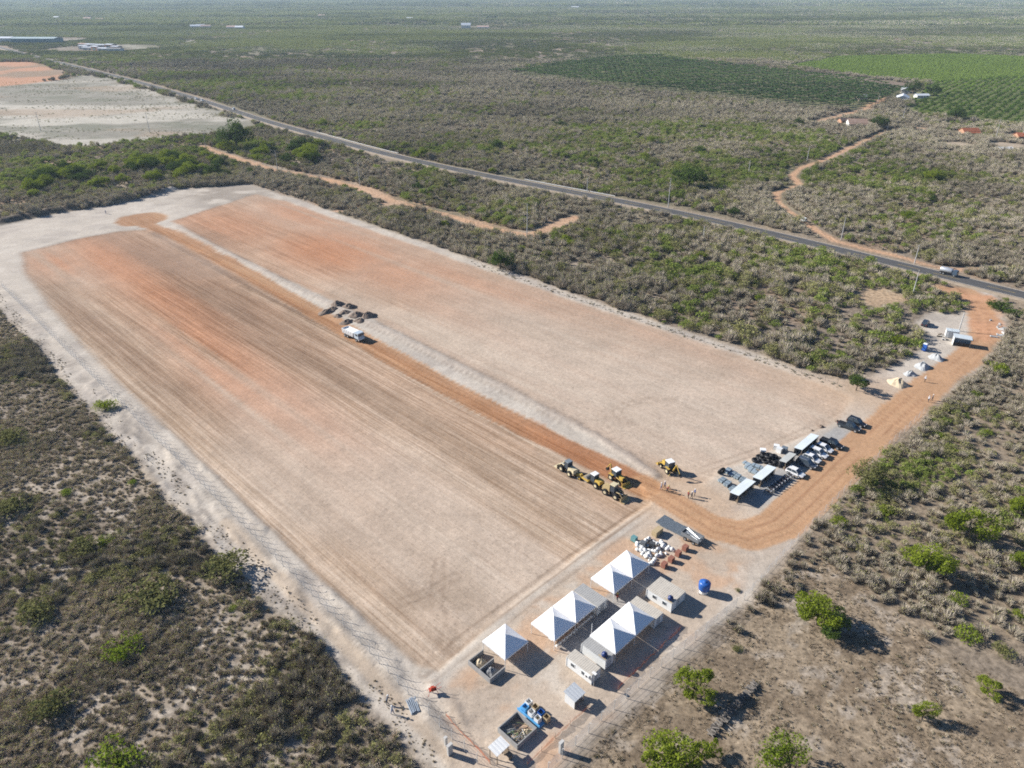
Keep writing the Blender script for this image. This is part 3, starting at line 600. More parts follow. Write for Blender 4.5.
# -- right of the access road: grey bush with green clumps
x, y = jitter(30, 330, 85, 330, 1.2); w = (fbm(x, y, 12, 3, 95) - 0.5) * 14
k = (along(x, y) > -42) & (poly_sd(x, y, DRY_MEADOW) + w < 2) & (x > -y + 120) & (rng.random(len(x)) < 0.38 + 0.6 * sstep(0.36, 0.55, fbm(x, y, 16, 3, 96)) * sstep(90, 150, y + 0.4 * x)); x, y, _ = grow(x, y, k)
g_ = fbm(x, y, 22, 4, 97) + 0.25 * (rng.random(len(x)) - .5); s = 0.7 + 1.2 * rng.random(len(x)) ** 1.6; tone = np.clip(0.2 + 1.0 * (fbm(x, y, 24, 3, 98) - 0.35) + 0.3 * rng.random(len(x)), 0, 1)
for nm, lb, lo, hi, lab in (('grey_brushwood', LIB_GREY, 0, .585, 'grey leafless brushwood right of the orange access road'), ('olive_brushwood', LIB_OLIVE, .57, .70, 'olive shrubs among the brushwood right of the access road'), ('green_brushwood', LIB_GREEN, .70, 2, 'green leafy shrubs among the brushwood right of the access road')):
    k = (g_ >= lo) & (g_ < hi); put(nm, lab, 'scrub', lb, 6, x[k], y[k], s[k], tone[k] * (1 if lb is LIB_GREY else .8))

# -- middle distance: both sides of the road, to about 620 m
x, y = jitter(-560, 620, 160, 620, 1.6); b = across(x, y); a = along(x, y)
hwn = HIGHWAY; 
k = ((b > 176) | (y > 330) | (b < 42) & (y > 318)) & ~((a > -44) & (y < 330) & (b < 330)) & (rng.random(len(x)) < 0.40 + 0.58 * sstep(0.36, 0.56, fbm(x, y, 30, 4, 101))); x, y, _ = grow(x, y, k)
g_ = 0.6 * fbm(x, y, 70, 4, 102) + 0.4 * fbm(x, y, 16, 3, 103) + 0.30 * (rng.random(len(x)) - .5)
hump = np.zeros(len(x))
for (px_, py_, la, lb_) in ((170, 165, 40, 70), (240, 150, 30, 50), (100, 190, 20, 60), (290, 150, 20, 40), (620, 150, 60, 40), (560, 150, 60, 60), (900, 200, 60, 50), (760, 160, 60, 60), (690, 335, 14, 20), (980, 180, 50, 60)):
    c0 = gp(px_, py_); hump = np.maximum(hump, np.exp(-((x - c0[0]) / lb_) ** 2 - ((y - c0[1]) / la) ** 2))
g_ = g_ + 0.13 * hump
s = 0.65 + 2.2 * rng.random(len(x)) ** 2.4 + 0.7 * sstep(.45, .65, fbm(x, y, 25, 3, 104)); tone = np.clip(0.25 + 1.3 * (fbm(x, y, 40, 4, 105) - 0.40) + 0.3 * rng.random(len(x)), 0, 1)
for nm, lb, lo, hi, lab in (('grey_caatinga', LIB_GREY, 0, .585, 'grey-mauve leafless bush on both sides of the asphalt road'), ('olive_caatinga', LIB_OLIVE, .585, .665, 'olive bush on both sides of the asphalt road'), ('green_caatinga', LIB_GREEN, .665, 2, 'green leafy bush in patches on both sides of the asphalt road')):
    k = (g_ >= lo) & (g_ < hi); put(nm, lab, 'scrub', lb, 6, x[k], y[k], s[k] * (1.0 if lb is LIB_GREY else 1.12), tone[k] * (1 if lb is LIB_GREY else .8))

# -- far: patches of bush growing with distance
def far_band(y0, y1, step, size, seed):
    x, y = jitter(-y1 * 0.95, y1 * 0.95, y0, y1, step)
    gaps = fbm(x, y * 0.6, 160, 4, seed); x, y, k = grow(x, y, rng.random(len(x)) < 0.35 + 0.65 * sstep(0.36, 0.52, gaps))
    g_ = 0.55 * fbm(x * 0.5, y, 260, 4, seed + 3) + 0.45 * fbm(x * .6, y, 90, 3, seed + 5) + 0.26 * (rng.random(len(x)) - .5) + 0.05 * sstep(1500, 3000, y) + 0.05 * sstep(-100, -500, x)
    g_ = g_ + 0.13 * sstep(.035, .0, np.abs(fbm(x * .35, y, 330, 3, seed + 9) - .5))
    s = size * (0.55 + 0.8 * rng.random(len(x))); tone = np.clip(0.15 + 3.4 * (fbm(x * 0.5, y, 150, 4, seed + 7) - 0.45) + 0.5 * rng.random(len(x)), 0, 1)
    return x, y, s, g_, tone
x, y = jitter(-1050, 1050, 600, 1160, 3.1)
x, y, k = grow(x, y, rng.random(len(x)) < 0.45 + 0.55 * sstep(0.36, 0.54, fbm(x, y * .7, 60, 4, 111)))
g_ = 0.55 * fbm(x * .6, y, 120, 4, 112) + 0.45 * fbm(x, y, 30, 3, 113) + 0.26 * (rng.random(len(x)) - .5); s = 1.3 + 2.4 * rng.random(len(x)) ** 2 + 1.0 * sstep(.48, .62, fbm(x, y, 50, 3, 114)); tone = np.clip(0.2 + 1.6 * (fbm(x * .6, y, 70, 4, 115) - 0.42) + 0.4 * rng.random(len(x)), 0, 1)
for nm, lb, lo, hi, lab in (('grey_backwoods', LIB_GREY, 0, .55, 'grey leafless bush between the road and the palm plantation'), ('olive_backwoods', LIB_OLIVE, .55, .63, 'olive bush between the road and the palm plantation'), ('green_backwoods', LIB_GREEN, .63, 2, 'green bush in patches before the palm plantation')):
    k = (g_ >= lo) & (g_ < hi); put(nm, lab, 'scrub', lb, 6, x[k], y[k], s[k], tone[k] * (1 if lb is LIB_GREY else .75), z=False)
# low regrowth on the pale clearing
x, y = jitter(-760, -150, 380, 900, 3.6); k = (poly_sd(x, y, WHITE_CLEAR) > -6) & (fbm(x * .4, y, 16, 3, 42) > .5) & (rng.random(len(x)) < .55); x, y = x[k], y[k]
put('clearing_regrowth', 'low grey-green regrowth in streaks over the pale clearing', 'scrub', LIB_OLIVE, 6, x, y, .5 + .8 * rng.random(len(x)) ** 2, .3 + .6 * rng.random(len(x)), z=False, squash=.6)
bands = [far_band(1130, 2300, 9, 7.5, 121), far_band(2280, 4600, 24, 20, 131), far_band(4550, 9500, 60, 46, 141)]
x, y, s, g_, tone = [np.concatenate(q) for q in zip(*bands)]
for nm, lb, lo, hi, lab in (('far_grey_woodland', LIB_PATCH_G, 0, .50, 'distant grey-green bushland stretching to the hazy horizon'), ('far_green_woodland', LIB_PATCH_V, .50, 2, 'distant green wooded patches under the haze')):
    k = (g_ >= lo) & (g_ < hi); put(nm, lab, 'woodland', lb, 6, x[k], y[k], s[k], tone[k], z=False)


# ================================================================== OBJECTS
GZ = {}
def gz1(x, y):
    return float(soil(np.array([[x]]), np.array([[y]]))[3][0, 0])
def at(px_, py_, z=0.0):
    """ground point under something whose photo pixel shows it at height z"""
    x, y = gp(px_, py_, z); return (x, y, gz1(x, y))
def rect(cs, z):
    q = [Vector(gp(a, b, z)) for a, b in cs]                      # left, top, right, bottom corners
    c = sum(q, Vector((0, 0))) / 4
    return c, ((q[3] - q[0]).length + (q[2] - q[1]).length) / 2, ((q[1] - q[0]).length + (q[2] - q[3]).length) / 2
def pile(name, label, cat, c, r, h, m, group=None, rx=1.0, seed=0, rz=0.0):
    """heap of loose material: lumpy cone with a ragged foot"""
    rn = random.Random(seed); mb = MB(); rings, seg = 9, 26
    ph = [rn.uniform(0, 6.28) for _ in range(6)]
    mb.v.append((rn.uniform(-.06, .06) * r, rn.uniform(-.06, .06) * r, h))
    for k in range(1, rings + 1):
        t = k / rings
        for i in range(seg):
            a = 2 * math.pi * i / seg
            w = 1 + 0.13 * math.sin(2 * a + ph[0]) + 0.09 * math.sin(3 * a + ph[1]) + 0.06 * math.sin(5 * a + ph[2])
            z = h * (1 - t ** 1.5) ** 1.3 * (1 + 0.16 * math.sin(3 * a + ph[3] + 5 * t) + .12 * math.sin(5 * a + ph[4] - 7 * t)) + rn.uniform(-.07, .07) * h * (1 - t) - (0.08 if k == rings else 0)
            rr = r * t * w * (1 + rn.uniform(-.03, .03)); mb.v.append((rr * rx * math.cos(a), rr * math.sin(a), z))
    for i in range(seg): mb.f.append((0, 1 + i, 1 + (i + 1) % seg))
    for k in range(rings - 1):
        for i in range(seg): a, b = 1 + k * seg + i, 1 + k * seg + (i + 1) % seg; mb.f.append((a, a + seg, b + seg, b))
    mb.m = [0] * len(mb.f)
    o = mb.build(name, m, loc=c, rz=rz); return tag(o, label, cat, group)

white = mat('white_paint', (0.74, 0.74, 0.72), 0.55, var=0.06, scale=1.2); panel = mat('office_panel', (0.66, 0.67, 0.66), 0.5, var=0.07, scale=0.8)
dusty = mat('dusty_roof', (0.52, 0.475, 0.405), 0.75, var=0.18, scale=0.9); grey_roof = mat('grey_roof', (0.36, 0.355, 0.34), 0.7, var=0.15, scale=0.9)
dark = mat('dark_trim', (0.03, 0.03, 0.032), 0.6, var=0.2); rubber = mat('rubber', (0.025, 0.024, 0.023), 0.85, var=0.3, scale=6); steel = mat('galvanised', (0.44, 0.47, 0.50), 0.45, 0.5, var=0.15, scale=2)
glass = mat('window_glass', (0.05, 0.065, 0.08), 0.08, spec=0.6, var=0.1); concrete = mat('concrete', (0.50, 0.485, 0.455), 0.9, var=0.2, scale=1.5)
block = mat('concrete_block', (0.30, 0.295, 0.285), 0.92, var=0.25, scale=1.5); yellow = mat('machine_yellow', (0.52, 0.35, 0.075), 0.5, var=0.22, scale=1.5, spec=0.35)
cream = mat('machine_cream', (0.60, 0.52, 0.34), 0.5, var=0.18, scale=1.5); blue = mat('blue_plastic', (0.02, 0.10, 0.36), 0.4, var=0.15, spec=0.4); blue_l = mat('light_blue', (0.10, 0.36, 0.68), 0.5, var=0.18)
wood = mat('weathered_wood', (0.22, 0.17, 0.12), 0.9, var=0.3, scale=4); orange = mat('orange_net', (0.62, 0.15, 0.035), 0.7, var=0.25, scale=2); sand = mat('heap_sand', (0.52, 0.43, 0.30), 0.95, var=0.15, scale=2, bump=.4)
gravel = mat('heap_gravel', (0.27, 0.275, 0.28), 0.95, var=0.35, scale=5, bump=.6); clay = mat('heap_clay', (0.21, 0.16, 0.125), 0.95, var=0.35, scale=3, bump=.6); pale_gravel = mat('heap_pale', (0.40, 0.41, 0.41), 0.95, var=0.3, scale=4, bump=.5)
black_p = mat('black_plastic', (0.02, 0.02, 0.021), 0.5, var=0.2); red_paint = mat('red_paint', (0.42, 0.06, 0.03), 0.6, var=0.25); bag_white = mat('bag_fabric', (0.66, 0.66, 0.64), 0.8, var=0.1, scale=3)
brick_red = mat('fired_brick', (0.30, 0.13, 0.09), 0.9, var=0.3, scale=4); board = mat('fibre_board', (0.44, 0.34, 0.20), 0.85, var=0.2); tile_red = mat('roof_tile', (0.36, 0.12, 0.06), 0.85, var=0.3, scale=1)
skin_m = mat('skin', (0.24, 0.13, 0.08), 0.6, var=0.05); rebar_m = mat('rusty_steel', (0.17, 0.12, 0.09), 0.8, var=0.35, scale=4)
def pvc():
    m, N, L = new_mat('tent_vinyl'); o = N.new('ShaderNodeOutputMaterial'); b = N.new('ShaderNodeBsdfPrincipled'); t = N.new('ShaderNodeBsdfTranslucent'); s = N.new('ShaderNodeMixShader')
    n = N.new('ShaderNodeTexNoise'); n.inputs['Scale'].default_value = 1.3; n.inputs['Detail'].default_value = 5; tc = N.new('ShaderNodeTexCoord'); L.new(tc.outputs['Object'], n.inputs['Vector'])
    r = N.new('ShaderNodeMapRange'); r.inputs['To Min'].default_value = 0.76; r.inputs['To Max'].default_value = 0.88; L.new(n.outputs['Fac'], r.inputs['Value'])
    L.new(r.outputs[0], b.inputs['Base Color']); b.inputs['Roughness'].default_value = 0.3; t.inputs['Color'].default_value = (0.8, 0.8, 0.8, 1); s.inputs[0].default_value = 0.03
    L.new(b.outputs[0], s.inputs[1]); L.new(t.outputs[0], s.inputs[2]); L.new(s.outputs[0], o.inputs[0]); M['tent_vinyl'] = m; return m
vinyl = pvc()
def net_mat(name, c, open_):
    m, N, L = new_mat(name); o = N.new('ShaderNodeOutputMaterial'); d = N.new('ShaderNodeBsdfDiffuse'); d.inputs[0].default_value = (*c, 1); t = N.new('ShaderNodeBsdfTransparent'); s = N.new('ShaderNodeMixShader')
    n = N.new('ShaderNodeTexNoise'); n.inputs['Scale'].default_value = 1.5; tc = N.new('ShaderNodeTexCoord'); L.new(tc.outputs['Object'], n.inputs['Vector'])
    r = N.new('ShaderNodeMapRange'); r.inputs['To Min'].default_value = open_ - .12; r.inputs['To Max'].default_value = open_ + .12; L.new(n.outputs['Fac'], r.inputs['Value']); L.new(r.outputs[0], s.inputs[0])
    L.new(d.outputs[0], s.inputs[1]); L.new(t.outputs[0], s.inputs[2]); L.new(s.outputs[0], o.inputs[0]); M[name] = m; return m
wire_net = net_mat('wire_netting', (0.50, 0.52, 0.54), 0.80); orange_net = net_mat('orange_netting', (0.62, 0.17, 0.06), 0.62)

# ------------------------------------------------------------------ tents
def tent(label, cl, cr, n, zr=2.35, w=5.1, mod=5.1):
    p, q = Vector(gp(*cl, zr)), Vector(gp(*cr, zr)); c = (p + q) / 2
    t = thing('marquee_tent', label, 'tent', (c.x, c.y, gz1(c.x, c.y)), A_ROT, 'white peaked tents in the work yard')
    for k in range(n):
        y0 = (k - n / 2) * mod + 0.03; y1 = y0 + mod - 0.06; cyy = (y0 + y1) / 2; mb = MB(); x0, x1 = -w / 2, w / 2
        cor = [(x0, y0), (x1, y0), (x1, y1), (x0, y1)]; apex = (0, cyy, zr + 1.58); rings = []
        for tt, zz in ((1.0, zr), (0.72, zr + 0.44), (0.42, zr + 0.92), (0.14, zr + 1.42)):
            ring = []
            for i in range(4):
                a, b = cor[i], cor[(i + 1) % 4]
                for j in range(4):
                    f = j / 4; ring.append(((a[0] + (b[0] - a[0]) * f) * tt, cyy + (a[1] + (b[1] - a[1]) * f - cyy) * tt, zz - (0.05 * math.sin(math.pi * f) if tt > .9 else 0.03 * math.sin(math.pi * f))))
            rings.append(ring)
        vs = [v for r in rings for v in r] + [apex]; fs = []
        for r in range(3):
            for i in range(16): fs.append((r * 16 + i, r * 16 + (i + 1) % 16, (r + 1) * 16 + (i + 1) % 16, (r + 1) * 16 + i))
        for i in range(16): fs.append((48 + i, 48 + (i + 1) % 16, 64))
        mb.add(vs, fs); can = mb.build('canopy', vinyl, t)
        vb = MB(); e = .012
        sides = [((x0 - e, y0), (x0 - e, y1)), ((x1 + e, y0), (x1 + e, y1))] + ([((x0, y0 - e), (x1, y0 - e))] if k == 0 else []) + ([((x0, y1 + e), (x1, y1 + e))] if k == n - 1 else [])
        for a, b in sides:
            m_ = 11; o0 = len(vb.v)
            for i in range(m_):
                f = i / (m_ - 1); X_, Y_ = a[0] + (b[0] - a[0]) * f, a[1] + (b[1] - a[1]) * f
                vb.v += [(X_, Y_, zr - 0.02 - 0.05 * math.sin(math.pi * f)), (X_, Y_, zr - 0.33 + 0.07 * abs(math.sin(5 * math.pi * f)))]
                if i: vb.f.append((o0 + 2 * i - 2, o0 + 2 * i, o0 + 2 * i + 1, o0 + 2 * i - 1)); vb.m.append(0)
        vb.build('valance', vinyl, can)
        MB().tube((0, cyy, zr + 1.6), (0, cyy, zr + 1.8), .05, .02, 6).build('finial', white, can)
    for k in range(n + 1):
        for xx in (x0 + .08, x1 - .08):
            yy = (k - n / 2) * mod + (0.1 if k == 0 else (-0.1 if k == n else 0)); MB().tube((xx, yy, 0), (xx, yy, zr - .06), .045, n=6).build('pole', white, t)
    fr = MB()
    for xx in (x0 + .08, x1 - .08): fr.tube((xx, -n * mod / 2 + .1, zr - .1), (xx, n * mod / 2 - .1, zr - .1), .03, n=5)
    for k in range(n + 1): fr.tube((x0 + .08, (k - n / 2) * mod * 0.99, zr - .1), (x1 - .08, (k - n / 2) * mod * 0.99, zr - .1), .03, n=5)
    fr.build('eave_frame', steel, t)
    return t, c
T_small, c_small = tent('small single-peak white tent beside the concrete sand bays', (483.5, 640.5), (527, 641.5), 1)
T_mess, c_mess = tent('double-peak white tent sheltering dining tables, left of the yard aisle', (532.5, 622.5), (594.5, 606.8), 2)
T_mid, c_mid = tent('double-peak white tent set between two office cabins near the right fence', (590.5, 634.7), (653.8, 618.5), 2)
T_back, c_back = tent('double-peak white tent farthest from the sand bays, next to white bags', (592.4, 578), (648.3, 563.6), 2)
# tables and chairs under the dining tent
def table(label, c, ln):
    t = thing('folding_table', label, 'table', c, A_ROT, 'dining tables under the tent')
    MB().box((0, 0, .73), (.8, ln, .04)).build('tabletop', white, t)
    for a in (-.33, .33):
        for b in (-ln / 2 + .15, ln / 2 - .15): MB().tube((a, b, 0), (a, b, .71), .02, n=5).build('leg', steel, t)
    return t
def chair_proto():
    t = thing('plastic_chair', '', 'chair')
    MB().box((0, 0, .44), (.44, .44, .04)).build('seat', white, t); MB().box((-.21, 0, .68), (.04, .44, .42), ry=-.15).build('backrest', white, t)
    for a in (-.18, .18):
        for b in (-.18, .18): MB().tube((a, b, 0), (a, b, .43), .022, n=5).build('leg', white, t)
    return t
R_ = Matrix.Rotation(A_ROT, 2)
def off(c, a, b):
    p = Vector((c[0], c[1])) + R_ @ Vector((a, b)); return (p.x, p.y, gz1(p.x, p.y))
for k in range(2): table('long white dining table under the %s peak of the dining tent' % ('nearer' if k == 0 else 'farther'), off(c_mess, 0.9, -2.3 + 4.6 * k), 4.0)
ch = chair_proto(); first = True
for k in range(12):
    for sgn in (1,):
        loc = off(c_mess, 2.35, -4.3 + 0.78 * k); rz = A_ROT + math.pi
        if first: ch.location = loc; ch.rotation_euler = (0, 0, rz); ch['label'] = 'white plastic chair along the open edge of the dining tent'; ch['group'] = 'chairs in the dining tent'; first = False
        else: dup(ch, loc, rz, 'white plastic chair along the open edge of the dining tent', 'chairs in the dining tent')

# ------------------------------------------------------------------ office cabins
def cabin(label, cs, z=2.12, roof=dusty, wins=(), door=True, unit=False, tank=False, size=None):
    c, la, lb = rect(cs, z)
    if size: la, lb = size
    t = thing('office_cabin', label, 'cabin', (c.x, c.y, gz1(c.x, c.y) - .02), A_ROT, 'portable office cabins')
    hx, hy = la / 2, lb / 2
    MB().b2(-hx, hx, -hy, hy, .12, z - .1).build('wall', panel, t)
    [MB().b2(a_ - .12, a_ + .12, -hy + .05, hy - .05, 0, .118).build('skid', dark, t) for a_ in (-hx + .27, hx - .27)]
    rf = MB().b2(-hx - .05, hx + .05, -hy - .05, hy + .05, z - .1, z); n = int(la / .35)
    for i in range(n): rf.b2(-hx + (i + .3) * la / n, -hx + (i + .55) * la / n, -hy + .02, hy - .02, z, z + .012)
    r_ = rf.build('roof', roof, t)
    for sx_, sy_ in ((-1, -1), (1, -1), (1, 1), (-1, 1)): MB().b2(sx_ * hx - .06, sx_ * hx + .06, sy_ * hy - .06, sy_ * hy + .06, .1, z - .11).build('corner_post', white, t)
    for wx in wins:
        w = MB().b2(wx - .42, wx + .42, -hy - .05, -hy - .003, 0.9, 1.65).build('window', white, t)
        MB().b2(wx - .34, wx - .02, -hy - .065, -hy - .045, 0.96, 1.59).build('pane', glass, w); MB().b2(wx + .02, wx + .34, -hy - .065, -hy - .045, 0.96, 1.59).build('pane', glass, w)
    if door:
        d = MB().b2(hx + .003, hx + .04, -.42, .42, .14, 1.95).build('door', mat('door_grey', (0.40, 0.42, 0.43), .6), t); MB().b2(hx + .04, hx + .08, .26, .34, 1.0, 1.08).build('handle', dark, d)
    if unit:
        u = MB().b2(hx - 1.1, hx - .3, -hy - .36, -hy - .004, 1.35, 1.85).build('air_conditioner', white, t); MB().lathe([(.22, 0), (.22, .03)], (0, 0, 0), 12)
        g = MB().lathe([(.2, 0), (.2, .02)], (0, 0, 0), 12).build('fan_grille', dark, u); g.rotation_euler = (math.pi / 2, 0, 0); g.location = (hx - .7, -hy - .365, 1.6)
    if tank:
        k = MB().lathe([(.38, 0), (.46, .12), (.48, .45), (.44, .62), (.2, .72), (.16, .78)], (0, 0, 0), 14).build('water_tank', mat('navy_tank', (0.015, 0.035, 0.13), .4, var=.1), t, smooth=True); k.location = (hx - .65, -hy + .55, z + .06)
        MB().b2(hx - 1.5, hx - .1, -hy + .1, -hy + .25, z + .032, z + .06).b2(hx - 1.5, hx - .1, -hy + .85, -hy + 1.0, z + .032, z + .06).build('tank_stand', board, t)
    return t, c
cabin('white office cabin with two windows, nearest the small grey-roofed hut', [(567, 655.6), (575.8, 649.2), (599.3, 667.4), (591.6, 676.2)], wins=(-1.2, .9), unit=True)
cabin('plain office cabin with a dark water tank on its roof corner, below the middle tent', [(581, 644), (589, 637.5), (614, 652.7), (606.3, 660.3)], roof=grey_roof, tank=True)
cabin('office cabin with dusty roof at the far end of the middle tent', [(631.5, 602.5), (638.5, 597), (660, 612), (653.8, 619.3)], size=(5.2, 2.2))
cabin('grey-roofed cabin at the far end of the dining tent', [(575, 591), (584.5, 584), (606, 597.5), (596.5, 606)], roof=grey_roof, size=(5.2, 2.4))
cabin('wide white office cabin with two windows and dark tank, near the blue water tank', [(647.5, 587.4), (662.7, 575.7), (684.4, 592.7), (670.3, 603.8)], wins=(-.9, 1.1), tank=True, unit=False)

# ------------------------------------------------------------------ sand and gravel bays
def walls(mb_list, t, m):
    for nm, b in mb_list: MB().b2(*b).build(nm, m, t)
c, la, lb = rect([(468.8, 659.8), (483.4, 648.7), (504.5, 667.4), (489, 680)], 1.0)
t = thing('block_bay', 'two concrete-block bays holding sand and gravel beside the small tent', 'storage bay', (c.x, c.y, gz1(c.x, c.y) - .02), A_ROT)
hx, hy = la / 2, lb / 2
walls([('block_wall', (-hx, hx, -hy, -hy + .15, 0, 1.0)), ('block_wall', (-hx, -hx + .15, -hy + .152, hy, 0, 1.0)), ('block_wall', (hx - .15, hx, -hy + .152, hy, 0, 1.0)), ('divider_wall', (-.075, .075, -hy + .152, hy, 0, 1.0))], t, block)
zc = gz1(c.x, c.y)
pile('sand_heap', 'beige sand heap in the left block bay by the small tent', 'sand heap', off(c, -hx / 2 + .05, -.05), min(hx / 2 - .1, 1.25), 1.05, sand, seed=3)
pile('gravel_heap', 'grey gravel heap in the right block bay by the small tent', 'gravel heap', off(c, hx / 2 - .05, -.05), min(hx / 2 - .1, 1.25), 1.05, gravel, seed=4)

# ------------------------------------------------------------------ rebar pen and waste bins
c, la, lb = rect([(497.6, 727.5), (517.5, 711), (537.4, 728.6), (516.3, 745.6)], .9)
t = thing('block_pen', 'square concrete-block pen full of tangled scrap steel', 'storage pen', (c.x, c.y, gz1(c.x, c.y) - .02), A_ROT); hx, hy = la / 2, lb / 2
walls([('block_wall', (-hx, hx, -hy, -hy + .15, 0, .95)), ('block_wall', (-hx, -hx + .15, -hy + .152, hy - .152, 0, .95)), ('block_wall', (hx - .15, hx, -hy + .152, hy - .152, 0, .95)), ('block_wall', (-hx, hx, hy - .15, hy, 0, .95))], t, block)
rn = random.Random(5)
for k in range(26):
    mb = MB(); a, b = rn.uniform(-hx + .8, hx - .8), rn.uniform(-hy + .8, hy - .8); an = rn.choice([.8, .8, 2.2, 1.2]) + rn.uniform(-.5, .5); L_ = rn.uniform(.5, 1.25); dx, dy = math.cos(an) * L_, math.sin(an) * L_
    cl_ = lambda v, h: max(-h + .25, min(h - .25, v))
    p0 = (cl_(a - dx, hx), cl_(b - dy, hy), .05 + rn.random() * .3); p2 = (cl_(a + dx, hx), cl_(b + dy, hy), .05 + rn.random() * .35); p1 = ((p0[0] + p2[0]) / 2, (p0[1] + p2[1]) / 2, max(p0[2], p2[2]) + rn.uniform(.05, .35))
    mb.path([p0, p1, p2], rn.uniform(.025, .06), 5)
    o = mb.build('scrap_bar', rn.choice([steel, rebar_m, concrete, mat('scrap_green', (.16, .22, .10), .8)]), None, (c.x, c.y, gz1(c.x, c.y)), A_ROT); tag(o, 'bent scrap bar thrown in the concrete-block pen', 'scrap metal', 'scrap bars in the pen')
o = pile('soil_heap', 'low heap of pale soil in the far corner of the scrap pen', 'soil heap', off(c, hx - 1.0, hy - 1.0), .7, .45, sand, seed=8)
cb, la, lb = rect([(517, 708), (527, 700.5), (551.5, 717), (538.6, 727)], .3)
hx, hy = la / 2, lb / 2
p = thing('bin_platform', 'light blue painted platform carrying the waste bins beside the scrap pen', 'platform', (cb.x, cb.y, gz1(cb.x, cb.y)), A_ROT)
MB().b2(-hx, hx, -hy, hy, .0, .14).build('deck', blue_l, p); MB().b2(-hx, hx, -hy, -hy + .12, .14, .5).build('kerb', blue_l, p)
bins = [(-hx + .75, .55, white, 'white waste bin at the outer left corner of the blue platform'), (-hx + 1.0, -.45, blue_l, 'light blue waste bin nearest the scrap pen corner'), (-hx + 2.0, .6, board, 'brown waste bin at the back of the blue platform'),
        (-hx + 2.2, -.4, white, 'white waste bin in the middle of the blue platform'), (-hx + 3.2, .5, blue, 'dark blue waste bin at the back of the blue platform'), (-hx + 3.5, -.5, white, 'white waste bin nearest the front of the platform'), (-hx + 4.3, .5, board, 'brown waste bin at the outer right end of the blue platform')]
for a, b, mm, lab in bins:
    loc = off(cb, a, b); t = thing('waste_bin', lab, 'bin', (loc[0], loc[1], gz1(cb.x, cb.y) + .142), A_ROT, 'waste bins on the blue platform')
    s_ = .40
    for nm, bb in (('side_panel', (-s_, s_, -s_, -s_ + .05, 0, .95)), ('side_panel', (-s_, s_, s_ - .05, s_, 0, .95)), ('side_panel', (-s_, -s_ + .05, -s_ + .051, s_ - .051, 0, .95)), ('side_panel', (s_ - .05, s_, -s_ + .051, s_ - .051, 0, .95))): MB().b2(*bb).build(nm, mm, t)
    MB().b2(-s_ + .06, s_ - .06, -s_ + .06, s_ - .06, .05, .45).build('contents', rn.choice([dark, board, bag_white]), t)

# ------------------------------------------------------------------ huts
def shelter(name, label, cs, zlo, zhi, m_roof, m_wall, closed):
    c, la, lb = rect(cs, (zlo + zhi) / 2); hx, hy = la / 2, lb / 2
    t = thing(name, label, 'shelter', (c.x, c.y, gz1(c.x, c.y) - .02), A_ROT)
    rf = MB(); n = 9
    for i in range(n):
        y0, y1 = -hy + 2 * hy * i / n, -hy + 2 * hy * (i + 1) / n; u = .03 if i % 2 else 0
        rf.add([(-hx, y0, zhi + u), (hx, y0, zlo + u), (hx, y1, zlo + u), (-hx, y1, zhi + u), (-hx, y0, zhi + u - .05), (hx, y0, zlo + u - .05), (hx, y1, zlo + u - .05), (-hx, y1, zhi + u - .05)], [(0, 1, 2, 3), (7, 6, 5, 4), (0, 4, 5, 1), (1, 5, 6, 2), (2, 6, 7, 3), (3, 7, 4, 0)])
    rf.build('roof', m_roof, t)
    for sx_ in (-1, 1):
        for sy_ in (-1, 1): MB().b2(sx_ * (hx - .2) - .05, sx_ * (hx - .2) + .05, sy_ * (hy - .2) - .05, sy_ * (hy - .2) + .05, 0, (zhi if sx_ < 0 else zlo) - .02 - .1 * (zhi - zlo)).build('post', wood, t)
    if closed:
        MB().b2(-hx + .18, hx - .18, -hy + .14, -hy + .18, 0, zlo - .06).build('wall', m_wall, t); MB().b2(-hx + .14, -hx + .18, -hy + .2, hy - .2, 0, zlo - .02).build('wall', m_wall, t); MB().b2(-hx + .18, hx - .18, hy - .18, hy - .14, 0, zlo - .06).build('wall', m_wall, t)
    return t, c
shelter('guard_hut', 'small hut with grey sheet roof and dark open side near the office cabins', [(565.5, 692), (573.5, 681.5), (585, 691.5), (574.5, 702.5)], 1.8, 2.15, mat('sheet_roof', (.58, .60, .61), .5, .1), panel, True)
shelter('work_canopy', 'low open canopy with white sheet roof at the bottom corner of the yard', [(488, 747), (500.5, 736), (510.5, 744.5), (496.4, 756)], 2.0, 2.2, white, panel, False)
cc = Vector(gp(507, 757)); 
tag(MB().b2(-.8, .8, -.4, .4, .68, .74).b2(-.7, -.6, -.3, .3, 0, .68).b2(.6, .7, -.3, .3, 0, .68).build('work_bench', wood, None, (cc.x, cc.y, gz1(*cc)), A_ROT), 'wooden work bench beneath the edge of the low white canopy', 'bench')

# ------------------------------------------------------------------ blue water tank on its stand
x_, y_, z_ = at(703.5, 592)
t = thing('water_tank', 'big blue water tank with lid on a white base, standing alone on the yard', 'water tank', (x_, y_, z_))
MB().lathe([(.75, 0), (.75, .55)], n=14).build('base', white, t)
k = MB().lathe([(.80, .55), (.95, .75), (1.0, 1.3), (.98, 1.35), (1.03, 1.42), (1.0, 1.9), (.95, 2.05)], n=20).build('tank_body', blue, t, smooth=True)
MB().lathe([(1.0, 2.03), (1.02, 2.12), (.6, 2.32), (.3, 2.38), (.28, 2.42)], n=20).build('lid', blue, t, smooth=True); MB().path([(-.9, -.4, .1), (-1.1, -.5, .1), (-1.1, -.5, 1.0)], .04).build('pipe', white, t)

